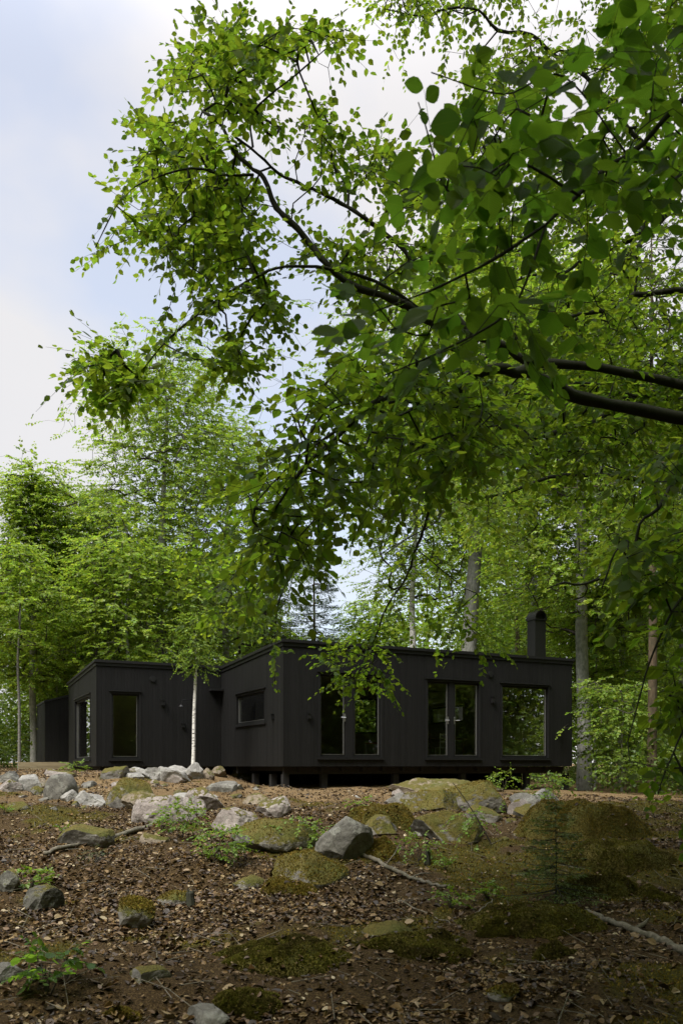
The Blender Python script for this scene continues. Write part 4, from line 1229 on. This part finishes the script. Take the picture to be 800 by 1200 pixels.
# dark boughs crossing at the right, with the long hanging branches
R7 = [(430,430),(480,350),(640,300),(800,230),(840,300),(840,540),(720,545),(640,520),(560,530),(490,490),(420,480)]
bough(beechB, TB, [
    ([TB+[0,0,5.6], P(900,420,7.6), P(800,447,7.0), P(720,488,6.9), P(625,504,6.9), P(566,497,6.9), P(510,500,7.0)], .040, .009),
    ([P(860,430,7.3), P(800,462,7.2), P(730,464,7.1), P(680,456,7.1), P(640,452,7.2)], .021, .007),
    ([P(566,497,6.9), P(562,520,7.0), P(520,560,7.2), P(498,610,7.5), P(478,665,7.8), P(450,720,8.0), P(428,775,8.2)], .022, .006),
    ([P(484,640,7.7), P(520,670,7.8), P(545,690,7.9)], .007, .003),
    ([P(566,497,6.9), P(480,500,7.2), P(410,545,7.6), P(355,640,8.0), P(325,720,8.2), P(322,800,8.2)], .016, .005),
    ([P(355,640,8.0), P(300,655,8.0), P(250,700,8.0)], .007, .003),
    ([P(410,545,7.6), P(330,565,7.8), P(260,600,8.0), P(210,650,8.1)], .009, .003),
    ([P(850,330,7.2), P(740,350,7.1), P(640,385,7.0), P(560,420,6.9)], .03, .008),
    ], np.vstack([reg(R7, 6.2, 8.8, 900, 6, .5), reg([(520,455),(640,440),(840,390),(840,545),(700,555),(600,545),(540,530)], 5.7, 6.8, 260, 26, .6), reg([(372,772),(395,742),(440,732),(462,755),(466,805),(430,815),(390,795)], 7.9, 8.6, 62, 7),
                  reg([(440,690),(485,630),(560,660),(580,720),(600,780),(560,770),(520,770),(500,730),(460,735)], 7.6, 8.6, 60, 8, .8),
                  reg([(215,600),(245,565),(330,545),(400,560),(380,620),(350,640),(325,700),(333,815),(314,800),(300,720),(262,725),(240,740),(228,700),(205,670)], 7.4, 8.6, 125, 4, 1.2),
                  reg([(395,420),(470,430),(560,520),(500,590),(420,610),(380,600)], 6.8, 8.2, 120, 5, .8)]),
    M['leaf_mid'], T_MID, 11, .27, .064, 4, step=.2, droop=.36, tilt=.5)
R9 = [(455,570),(490,500),(540,470),(840,480),(840,640),(770,650),(730,690),(690,600),(640,600),(600,650),(575,640),(540,600),(500,640),(470,650)]
bough(beechB, TB, [
    ([TB+[0,0,4.6], P(860,560,11), P(740,560,11), P(640,560,11), P(540,590,11), P(450,650,11)], .05, .006),
    ([TB+[0,0,3.6], P(860,660,11), P(780,650,10.6), P(700,680,10.5), P(640,690,10.5)], .05, .008),
    ([TB+[0,0,5.4], P(860,500,12), P(740,500,12), P(600,490,12), P(480,540,12)], .05, .008),
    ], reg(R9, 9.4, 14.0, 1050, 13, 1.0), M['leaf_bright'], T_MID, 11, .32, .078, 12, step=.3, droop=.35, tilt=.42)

# ================================================================ FOREST BEHIND THE HOUSE
def base_at(px, d):
    x = (px-400)/F*d
    return np.array([x, d, float(ground_z(x, d))])
def height_to(px, top, d, b): return EYE+(HOR-top)/F*d-b[2]
def broadleaf(label, px, d, top, cb_y, Rm, tr, leafmat, barkmat, pads=70, per=22, leaf=.11, prof='oval', seed=0, lean=0, name='beech_tree', flat=.3, padr=.2, droop=.25, group=None, n=9, L=.42):
    per = int(per*1.7); leaf *= 1.35; n = 11
    b = base_at(px, d); rg = np.random.default_rng(seed+300)
    H = height_to(px, top, d, b); cb = EYE+(HOR-cb_y)/F*d-b[2]
    t = thing(name, label, 'tree', b, 0, 'forest trees behind the house')
    tp = [np.array([0, 0, -.3])] + [np.array([lean*(u**1.3)*H*.12+rg.normal(0, min(.05, tr*.4))*u*2, rg.normal(0, min(.08, tr*.5))*u, u*H*.97]) for u in (.12, .3, .5, .7, .88, 1)]
    q = catmull(tp, 8)
    sk = Skel(); mb = MB()
    zq = q[:, 2]
    sel = q[(zq > cb*.75)]
    sk.path(sel, np.interp(sel[:, 2], [0, H], [tr, .02]))
    cen = []
    for i in range(pads):
        u = ((i+.5)/pads)**.85
        h = cb+(H-cb)*u
        if prof == 'oval': rr = Rm*math.sin(math.pi*min(1, .12+.85*u))**.7
        elif prof == 'cone': rr = Rm*(1-u)**.75*min(1, .5+u*3)
        else: rr = Rm*(.95-.55*u)*min(1, .55+u*2)
        a = i*2.39996+rg.normal(0, .35)
        r = rr*rg.uniform(.25, 1)**.55
        tx = np.array([np.interp(h, zq, q[:, 0]), np.interp(h, zq, q[:, 1])])
        cen.append(np.array([tx[0]+r*math.cos(a), tx[1]+r*math.sin(a), h-.0*r]))
    cen = np.array(cen); T = []; dr = []
    order = np.argsort(np.linalg.norm(cen[:, :2], axis=1))
    tips = []
    for ci in order:
        c = cen[ci]; rad = np.linalg.norm(c[:2])
        i = sk.attach(c, .5, .4*rad, .3, .1); tips.append(i)
        pr = Rm*padr*rg.uniform(.7, 1.4)
        pts = c+rg.normal(0, 1, (per, 3))*np.array([pr, pr, pr*flat])
        for p in pts:
            j = sk.attach(p, .4, .0, .2, .1); tips.append(j)
            T.append(sk.p[j]); dr.append(unit(np.array([p[0], p[1], 0])*.5+(p-c)))
    T = np.array(T); dr = unit(np.array(dr)+rg.normal(0, .25, (len(dr), 3)))
    bb, ax, nr, ln, A, B = sprig(T, dr, n, L, leaf, rg, droop, .4)
    sk.finish(mb, tips, .0032, .42, tr*.45, 4)
    trunk_with_branches(tp, [tr*1.25, tr, tr*.9, tr*.75, tr*.5, tr*.28, .02], barkmat, mb, M['twig'], t)
    link('crown', leaves_mesh('crown', bb, ax, nr, ln, T_LO, seed=seed), t, leafmat)
    return t
def spruce(label, px, d, top, Rm, cb_y, mat, seed=0, tr=.15, base=None, name='spruce_tree', H=None, step=.42, leaf=.16, dens=75, droop=.25, nb=6, bark=None, twist=1.0):
    b = base_at(px, d) if base is None else base
    rg = np.random.default_rng(seed+900)
    H = height_to(px, top, d, b) if H is None else H
    cb = (EYE+(HOR-cb_y)/F*d-b[2]) if cb_y is not None else .12*H
    t = thing(name, label, 'tree', b, 0, 'forest trees behind the house' if base is None else None)
    tpts = [np.array([0, 0, -.1*H*.2]), np.array([.01*H*.2, 0, H*.35]), np.array([0, .01, H*.7]), np.array([0, 0, H])]
    mb = MB(); Bs, Ax, Nr, Ln = [], [], [], []
    z = cb
    while z < H-.02*H:
        u = (z-cb)/(H-cb)
        for k in range(nb):
            a = rg.uniform(0, 2*math.pi); L = Rm*(1-u)**.8*rg.uniform(.65, 1.1)+.02*H
            s = np.linspace(0, 1, 6)
            o = np.array([math.cos(a), math.sin(a), 0])
            pts = o[None]*(s*L)[:, None]; pts[:, 2] = z+rg.normal(0, step*.25)-droop*L*s**.9+droop*.45*L*s**3+.25*L*s*u
            rr = .012*L+.002*H*.2
            mb.tube(pts, np.linspace(rr, rr*.3, 6), 4, False)
            m = max(5, int(dens*L))
            ss = rg.uniform(.12, 1, m)**.8; lat = rg.normal(0, .17*L, m)*(1.15-ss)
            side = np.array([-math.sin(a), math.cos(a), 0])
            p = np.stack([np.interp(ss, s, pts[:, i]) for i in range(3)], 1)+side[None]*lat[:, None]
            p[:, 2] -= np.abs(lat)*.35+rg.uniform(0, .05*L, m)
            Bs.append(p); Ax.append(o[None]*.8+side[None]*np.sign(lat)[:, None]*.7+rg.normal(0, .35, (m, 3))-np.array([0, 0, .35])*droop*4)
            Nr.append(np.array([0, 0, 1])+rg.normal(0, .5, (m, 3))); Ln.append(leaf*rg.uniform(.6, 1.3, m))
        z += step*rg.uniform(.8, 1.2)*(1-.4*u)
    trunk_with_branches(tpts, [tr, tr*.75, tr*.4, tr*.06], bark or M['bark_brown'], mb, bark or M['bark_brown'], t, 8)
    link('crown', leaves_mesh('crown', np.vstack(Bs), np.vstack(Ax), np.vstack(Nr), np.concatenate(Ln), T_NEEDLE, seed=seed), t, mat)
    return t

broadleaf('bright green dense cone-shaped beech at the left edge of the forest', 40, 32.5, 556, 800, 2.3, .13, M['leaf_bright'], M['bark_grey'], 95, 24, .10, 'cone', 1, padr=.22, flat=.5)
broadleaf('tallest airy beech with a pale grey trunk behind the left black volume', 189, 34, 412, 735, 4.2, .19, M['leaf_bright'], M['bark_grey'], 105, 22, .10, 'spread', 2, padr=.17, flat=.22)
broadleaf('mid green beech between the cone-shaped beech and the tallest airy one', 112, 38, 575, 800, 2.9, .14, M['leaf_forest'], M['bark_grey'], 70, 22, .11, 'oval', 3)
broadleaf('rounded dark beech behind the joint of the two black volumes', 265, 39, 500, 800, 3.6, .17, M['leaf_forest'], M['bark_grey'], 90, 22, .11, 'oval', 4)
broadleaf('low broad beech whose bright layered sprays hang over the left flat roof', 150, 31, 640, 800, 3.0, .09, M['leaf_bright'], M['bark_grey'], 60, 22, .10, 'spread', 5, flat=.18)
spruce('dark spruce filling the shade behind the far left roof', 105, 40, 650, 3.0, 880, M['needle'], 1)
spruce('pointed greyish spruce standing against the sky gap behind the tall roof corner', 368, 46, 628, 3.1, 860, M['needle_pale'], 2)
spruce('dark spruce just left of the pointed greyish spruce', 318, 44, 655, 3.0, 860, M['needle'], 3)
spruce('dark spruce behind the thin birch and the left roof', 235, 43, 640, 3.2, 880, M['needle'], 4)
broadleaf('thick grey beech trunk leaning behind the middle of the long roof', 545, 34, 300, 590, 6.0, .33, M['leaf_forest'], M['bark_grey'], 120, 24, .12, 'oval', 6, lean=.35, padr=.16)
broadleaf('white birch stem standing right behind the middle glass doors roofline', 484, 35, 480, 700, 2.6, .15, M['leaf_bright'], M['birch'], 60, 20, .10, 'oval', 7, name='birch_tree')
broadleaf('large grey beech with a straight trunk beside the right end of the house', 684, 28, 330, 740, 3.7, .225, M['leaf_bright'], M['bark_grey'], 130, 24, .105, 'spread', 8, lean=-.1, padr=.16)
spruce('tall brown-stemmed pine near the right edge with bare lower trunk', 763, 24, 250, 2.2, 560, M['needle'], 5, .15, name='pine_tree', step=.7, dens=60)
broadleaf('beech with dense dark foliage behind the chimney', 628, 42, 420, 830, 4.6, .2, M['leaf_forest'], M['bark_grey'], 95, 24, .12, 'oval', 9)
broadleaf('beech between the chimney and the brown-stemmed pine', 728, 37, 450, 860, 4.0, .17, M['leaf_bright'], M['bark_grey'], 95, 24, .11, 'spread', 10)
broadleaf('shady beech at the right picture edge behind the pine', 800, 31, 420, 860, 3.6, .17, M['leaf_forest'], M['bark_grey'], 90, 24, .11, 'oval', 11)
broadleaf('small pale green birch standing beyond the sky gap over the long roof', 432, 47, 705, 850, 2.2, .09, M['leaf_bright'], M['birch'], 50, 20, .10, 'oval', 12, name='birch_tree')
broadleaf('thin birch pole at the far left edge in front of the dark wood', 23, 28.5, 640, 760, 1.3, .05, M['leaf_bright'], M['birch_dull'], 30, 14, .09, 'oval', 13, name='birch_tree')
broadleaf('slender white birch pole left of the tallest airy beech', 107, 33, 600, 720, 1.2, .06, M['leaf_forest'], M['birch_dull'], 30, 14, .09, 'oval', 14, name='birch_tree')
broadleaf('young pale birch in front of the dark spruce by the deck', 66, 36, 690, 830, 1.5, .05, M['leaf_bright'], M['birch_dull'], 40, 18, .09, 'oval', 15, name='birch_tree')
broadleaf('low bright beech bush under the young birch by the black shed', 84, 37, 775, 850, 1.3, .04, M['leaf_bright'], M['bark_grey'], 26, 18, .09, 'oval', 16, flat=.2)
spruce('bare thin brown pole stem between two birches behind the left roof', 127, 35, 600, .9, 690, M['needle'], 6, .08, name='pine_tree')
broadleaf('bright low beech sapling right of the grey trunk beyond the house corner', 728, 25.5, 800, 890, 1.6, .035, M['leaf_forest'], M['bark_grey'], 26, 18, .085, 'spread', 17, flat=.16, padr=.26)
broadleaf('sunlit beech sapling hugging the right end wall of the house', 697, 29.5, 690, 830, 1.4, .05, M['leaf_bright'], M['bark_grey'], 40, 18, .09, 'spread', 18, flat=.2)

# thin birch in front of the left volume
bp = hit(226, 905); bp = P(226, 905, 22.6)
bt = thing('birch_tree', 'thin white birch stem standing against the black left wall', 'tree', bp)
bx = lambda px, py: P(px, py, 22.6)-bp
trunk_mesh('trunk', [bx(226, 909), bx(227, 880), bx(227.5, 840), bx(229, 800), bx(230, 780), bx(229, 750), bx(232, 725)], [.060, .047, .043, .036, .02, .007, .003], M['birch'], bt, np.zeros(3), 10)
_, me = grow(bt, 'branches', 'crown', [([bx(230, 780), bx(229, 750), bx(232, 725)], .02, .008)], [bx(a, b)+[0, c, 0] for a, b, c in zip(rng.normal(231, 10, 80), rng.normal(752, 22, 80), rng.normal(-.1, .25, 80))] + [bx(a, b)+[0, -.25, 0] for a, b in zip(rng.normal(231, 11, 240), rng.uniform(722, 792, 240))], M['leaf_forest'], M['twig'], T_LO, 10, .2, .07, step=.2, droop=.4, seed=41)
link('crown', me, bt, M['leaf_forest'])

# ---------------------------------------------------------------- far wood as one mass, closing the view all round
def forest_mass():
    rg = np.random.default_rng(5); Bs, Ax, Nr, Ln = [], [], [], []; tr = MB()
    spots = []
    for _ in range(85):
        d = rg.uniform(46, 88); px = rg.uniform(-120, 920); spots.append(((px-400)/F*d, d))
    for _ in range(46): spots.append((rg.uniform(13, 42), rg.uniform(-6, 40)))
    for _ in range(34): spots.append((rg.uniform(10, 27), rg.uniform(-14, 12)))  # extra unseen trees, added to fill bright sky gaps in the window reflections
    for _ in range(30): spots.append((rg.uniform(-44, -16), rg.uniform(-6, 44)))
    for _ in range(34): spots.append((rg.uniform(-26, 26), rg.uniform(-34, -9)))
    for x, y in spots:
        if y > 0 and abs(x) < .42*y+2.5 and y < 45: continue
        g = float(ground_z(x, y)); H = rg.uniform(13, 21)
        if y > 45:
            px = x/y*F+400
            ty = np.interp(px, [0, 100, 200, 290, 340, 450, 500, 540, 800], [640, 650, 610, 670, 745, 745, 620, 520, 430])
            H = min(H, EYE+(HOR-ty)/F*y-g)*rg.uniform(.8, 1)
        Rm = rg.uniform(2.4, 4); r = rg.uniform(.1, .22)
        tr.tube([(x, y, g-.3), (x+rg.normal(0, .2), y, g+H*.5), (x+rg.normal(0, .3), y, g+H*.95)], [r, r*.7, .03], 6, False)
        n = 85
        u = rg.uniform(0, 1, n); h = H*(.06+.94*u)
        rr = Rm*np.sin(np.pi*np.clip(.18+.8*u, 0, 1))**.6*rg.uniform(.3, 1, n)**.6; a = rg.uniform(0, 2*np.pi, n)
        c = np.stack([x+rr*np.cos(a), y+rr*np.sin(a), g+h], 1)
        m = 60
        p = np.repeat(c, m, 0)+rg.normal(0, 1, (n*m, 3))*np.array([.75, .75, .28])
        Bs.append(p); ax = rg.normal(0, 1, (n*m, 3)); ax[:, 2] = -np.abs(ax[:, 2])*.5; Ax.append(ax)
        Nr.append(np.array([0, 0, 1])+rg.normal(0, .5, (n*m, 3))); Ln.append(rg.uniform(.18, .34, n*m))
    b = np.vstack(Bs)
    me = leaves_mesh('distant_forest', b, np.vstack(Ax), np.vstack(Nr), np.concatenate(Ln), T_LO, seed=9)
    o = link('distant_forest', me, None, M['leaf_far'])
    tag(o, 'mass of distant leafy trees closing the view behind the house', 'forest', kind='stuff')
    tag(tr.build('distant_trunks', M['bark_brown']), 'distant tree trunks seen dimly between the leaves', 'trunks', kind='stuff')
def far_leaf():
    m = leaf_mat('far_forest_leaf', (.125, .195, .024), (.24, .36, .03), .4, .55, .5, .03)
    return m
M['leaf_far'] = far_leaf()
forest_mass()
def undergrowth():
    rg = np.random.default_rng(15)
    n = 520; y = rg.uniform(27.5, 48, n); x = rg.uniform(-.48, .48, n)*y
    k = ~((np.abs((x-O2[0])*UX[0]+(y-O2[1])*UX[1]-1) < 12) & ((x-O2[0])*VX[0]+(y-O2[1])*VX[1] < 12.5))
    x, y = x[k], y[k]
    n3 = 260; x3 = rg.uniform(-30, 32, n3); y3 = rg.uniform(-28, 26, n3); k3 = (np.hypot(x3, y3-8) > 15) & (np.abs(x3) > .42*y3+3); x = np.append(x, x3[k3]); y = np.append(y, y3[k3])  # unseen shrub ring added to keep low sky out of the window reflections
    n2 = 60; xr = rg.uniform(7.6, 11, n2); yr = rg.uniform(22, 30, n2); x = np.append(x, xr); y = np.append(y, yr); n = len(x)
    m = 70; H = rg.uniform(.5, 2.6, n)
    c = np.stack([x, y, ground_z(x, y)+H*.5], 1)
    p = np.repeat(c, m, 0)+np.clip(rg.normal(0, .5, (n*m, 3)), -1, 1)*np.stack([np.repeat(H*.6, m)]*2+[np.repeat(H*.5, m)], 1)
    ax = rg.normal(0, 1, (n*m, 3)); nr = np.array([0, 0, 1])+rg.normal(0, .5, (n*m, 3))
    me = leaves_mesh('undergrowth', p, ax, nr, rg.uniform(.08, .16, n*m), T_LO, seed=2)
    tag(link('undergrowth', me, None, M['leaf_deep']), 'dark leafy undergrowth between the forest trunks', 'undergrowth', kind='stuff')
undergrowth()

# ================================================================ PLANTS ON THE SLOPE
def shrub(label, x0, x1, y0, y1, nsp, leaf, mat, seed, name='beech_seedling', cat='seedling', L=.14, n=7, tmpl=T_MID, droop=.2, flat=.5, deep=.6, at=None):
    cx = (x0+x1)/2; p = hit(cx, y1-2) if at is None else P(cx, y1-2, at)
    s = p[1]/F; w = (x1-x0)*s; h = (y1-y0)*s; rg = np.random.default_rng(seed+600)
    t = thing(name, label, cat, p, 0, 'green plants on the slope')
    q = rg.normal(0, 1, (nsp, 3)); q = unit(q)*rg.uniform(.3, 1, nsp)[:, None]**.5
    T = np.stack([q[:, 0]*w*.42, q[:, 1]*w*.42*deep, h*(.52+.42*q[:, 2])], 1)
    T[:, 2] = np.maximum(T[:, 2], .04)
    stems = [([np.zeros(3)-[0, 0, .05], np.array([rg.normal(0, .12)*w, rg.normal(0, .08)*w, h*.5])], .007, .003) for _ in range(4)]
    _, me = grow(t, 'stem', 'foliage', stems, T, mat, M['twig'], tmpl, n, L, leaf, step=.08, droop=droop, seed=seed, r0=.0012, rmax=.004, outward=.5)
    link('foliage', me, t, mat)
    return t
shrub('dense green seedlings in front of the widest pinkish boulder', 176, 250, 938, 984, 75, .055, M['leaf_shrub'], 1)
shrub('brightest green bushy shrub below the angular pink-grey boulder', 223, 298, 966, 1013, 80, .055, M['leaf_shrub'], 2)
shrub('low leafy seedlings between the long mossy boulder and the upright boulder', 312, 390, 956, 994, 75, .05, M['leaf_shrub'], 3)
shrub('tiny bright plant at the left edge below the low rocks', -4, 16, 940, 957, 14, .05, M['leaf_shrub'], 4, L=.08)
shrub('bright yellow-green seedling beside the dark rock at the left edge', 8, 68, 1014, 1046, 34, .055, M['leaf_shrub'], 5, L=.12)
shrub('dark big-leaved sapling in the lower left corner', 16, 96, 1102, 1168, 22, .075, M['leaf_near'], 6, tmpl=T_HI, L=.12, n=6, name='beech_sapling', cat='sapling')
shrub('sparse pale seedling right of the mossy cushion and above the crooked branch', 458, 520, 976, 1012, 34, .05, M['leaf_shrub'], 7)
shrub('low green plants right of the end of the crooked branch', 508, 548, 1044, 1066, 24, .045, M['leaf_shrub'], 8)
shrub('thin light green grass-like plants in the bare soil below the house corner', 402, 446, 936, 954, 26, .05, M['leaf_shrub'], 9, L=.1)
shrub('dark-leaved bush growing under the house before the large window', 567, 611, 902, 930, 40, .07, M['leaf_forest'], 10, L=.2, name='bush', cat='bush')
shrub('bright yellow-green bush under the right end of the house', 620, 672, 906, 944, 60, .07, M['leaf_shrub'], 11, L=.2, name='bush', cat='bush')
shrub('fern-like green plant at the end of the timber deck', 68, 104, 893, 908, 26, .07, M['leaf_shrub'], 12, L=.14, name='fern', cat='fern')
shrub('small tuft of leaves on the pink granite boulder', 221, 246, 928, 948, 14, .045, M['leaf_shrub'], 13, L=.08)
shrub('little dark conifer twigs in the leaves left of the mossy patch', 92, 128, 994, 1014, 22, .035, M['needle'], 14, L=.1, tmpl=T_NEEDLE, n=14, name='conifer_seedling')
shrub('low green plants on the bedrock left of the bushes', 497, 530, 932, 948, 26, .05, M['leaf_shrub'], 15)
shrub('tiny green sprout beside the stub above the crooked branch', 508, 532, 1004, 1022, 12, .045, M['leaf_shrub'], 16, L=.08)
shrub('low green plant at the foot of the spruce hummock', 556, 590, 1034, 1056, 20, .05, M['leaf_shrub'], 17, L=.1)
shrub('tiny seedling among the flat leaves near the moss patch', 64, 84, 968, 980, 8, .04, M['leaf_shrub'], 18, L=.06)
shrub('small seedling below the tan rock beside the bright shrub', 180, 200, 958, 975, 10, .045, M['leaf_shrub'], 19, L=.08)
shrub('bright sapling leaves at the right edge behind the big mossy boulder', 690, 760, 884, 920, 60, .075, M['leaf_shrub'], 20, L=.2, name='bush', cat='bush', at=23)
# bent sapling
p = hit(577, 990); d_ = p[1]
t = thing('beech_sapling', 'bent leafy sapling leaning left in front of the mossy hump', 'sapling', p)
pts = [P(a, b, d_)-p for a, b in ((577, 993), (566, 972), (552, 948), (540, 930), (530, 917))]
tg = [P(a, b, d_+c)-p for a, b, c in zip(rng.normal(552, 15, 40), rng.normal(965, 12, 40), rng.normal(0, .2, 40))]
_, me = grow(t, 'stem', 'foliage', [(pts, .012, .005)], tg, M['leaf_shrub'], M['twig'], T_MID, 7, .13, .05, step=.08, seed=51, r0=.0012, rmax=.004)
link('foliage', me, t, M['leaf_shrub'])
# small spruce on the hummock
p = hit(651, 1058)
s_ = p[1]/F
spruce('small sparse young spruce standing on the dark mossy hummock', 0, 0, 0, 66*s_, None, M['needle_young'], 7, .011, base=p, name='young_spruce', H=124*s_, step=.055, leaf=.042, dens=190, droop=.16, nb=4, bark=M['bark_dark'])

# ================================================================ SKY, SUN, CAMERA
SUN_EL, SUN_AZ = R(56), R(-140)          # azimuth from +Y towards +X
world = bpy.data.worlds.new('World'); scene.world = world; world.use_nodes = True
nt = world.node_tree; nt.nodes.clear()
out = nt.nodes.new('ShaderNodeOutputWorld'); bg = nt.nodes.new('ShaderNodeBackground')
sky = nt.nodes.new('ShaderNodeTexSky'); sky.sky_type = 'NISHITA'; sky.sun_disc = False
sky.sun_elevation = SUN_EL; sky.sun_rotation = SUN_AZ
tc = nt.nodes.new('ShaderNodeTexCoord')
mp = nt.nodes.new('ShaderNodeMapping'); mp.inputs['Scale'].default_value = (1, 1, 1.5); mp.inputs['Location'].default_value = (CLOUD_X, CLOUD_Y, CLOUD_Z)
nt.links.new(tc.outputs['Generated'], mp.inputs[0])
nz = nt.nodes.new('ShaderNodeTexNoise'); nz.inputs['Scale'].default_value = 2.4; nz.inputs['Detail'].default_value = 5; nz.inputs['Roughness'].default_value = .5
nt.links.new(mp.outputs[0], nz.inputs['Vector'])
fac = ramp(nt, nz.outputs[0], [(.37, (.60, .60, .60)), (.55, (1, 1, 1))])
nz2 = nt.nodes.new('ShaderNodeTexNoise'); nz2.inputs['Scale'].default_value = 1.6; nz2.inputs['Detail'].default_value = 4
nt.links.new(mp.outputs[0], nz2.inputs['Vector'])
cl = ramp(nt, nz2.outputs[0], [(.35, (2.75, 2.76, 2.84)), (.65, (2.95, 2.88, 2.92))])
col = mixc(nt, fac, sky.outputs[0], cl)
sepz = nt.nodes.new('ShaderNodeSeparateXYZ'); nt.links.new(tc.outputs['Generated'], sepz.inputs[0])
zr_ = nt.nodes.new('ShaderNodeMapRange'); zr_.interpolation_type = 'SMOOTHSTEP'; nt.links.new(sepz.outputs[2], zr_.inputs[0])
zr_.inputs[1].default_value = .6; zr_.inputs[2].default_value = 1.0; zr_.inputs[3].default_value = 1.0; zr_.inputs[4].default_value = 4.5
vm = nt.nodes.new('ShaderNodeVectorMath'); vm.operation = 'SCALE'; nt.links.new(col, vm.inputs[0]); nt.links.new(zr_.outputs[0], vm.inputs['Scale'])
nt.links.new(vm.outputs[0], bg.inputs['Color']); bg.inputs['Strength'].default_value = .15
nt.links.new(bg.outputs[0], out.inputs['Surface'])

sd = bpy.data.lights.new('sun', 'SUN'); sd.energy = SUN_E; sd.angle = R(24); sd.color = (1, .955, .88)
so = bpy.data.objects.new('sun', sd); COL.objects.link(so)
dirv = Vector((math.sin(SUN_AZ)*math.cos(SUN_EL), math.cos(SUN_AZ)*math.cos(SUN_EL), math.sin(SUN_EL)))
so.rotation_euler = dirv.to_track_quat('Z', 'Y').to_euler(); so.location = (0, 0, 40)

cd = bpy.data.cameras.new('camera'); cam = bpy.data.objects.new('camera', cd); COL.objects.link(cam)
cam.location = (0, 0, EYE); cam.rotation_euler = (R(90), 0, 0)
cd.sensor_fit = 'VERTICAL'; cd.sensor_height = 36; cd.lens = 30
cd.shift_y = (HOR-600)/1200; cd.clip_start = .05; cd.clip_end = 2000
cd.dof.use_dof = True; cd.dof.focus_distance = 16; cd.dof.aperture_fstop = 9
scene.camera = cam
vs = scene.view_settings; vs.view_transform = 'Standard'; vs.look = 'None'; vs.gamma = 1; vs.use_curve_mapping = False
vs.exposure = EXPOSURE
cy = scene.cycles
cy.max_bounces = 8; cy.diffuse_bounces = 4; cy.glossy_bounces = 3; cy.transmission_bounces = 4; cy.transparent_max_bounces = 12
cy.use_denoising = True
cy.caustics_reflective = False; cy.caustics_refractive = False
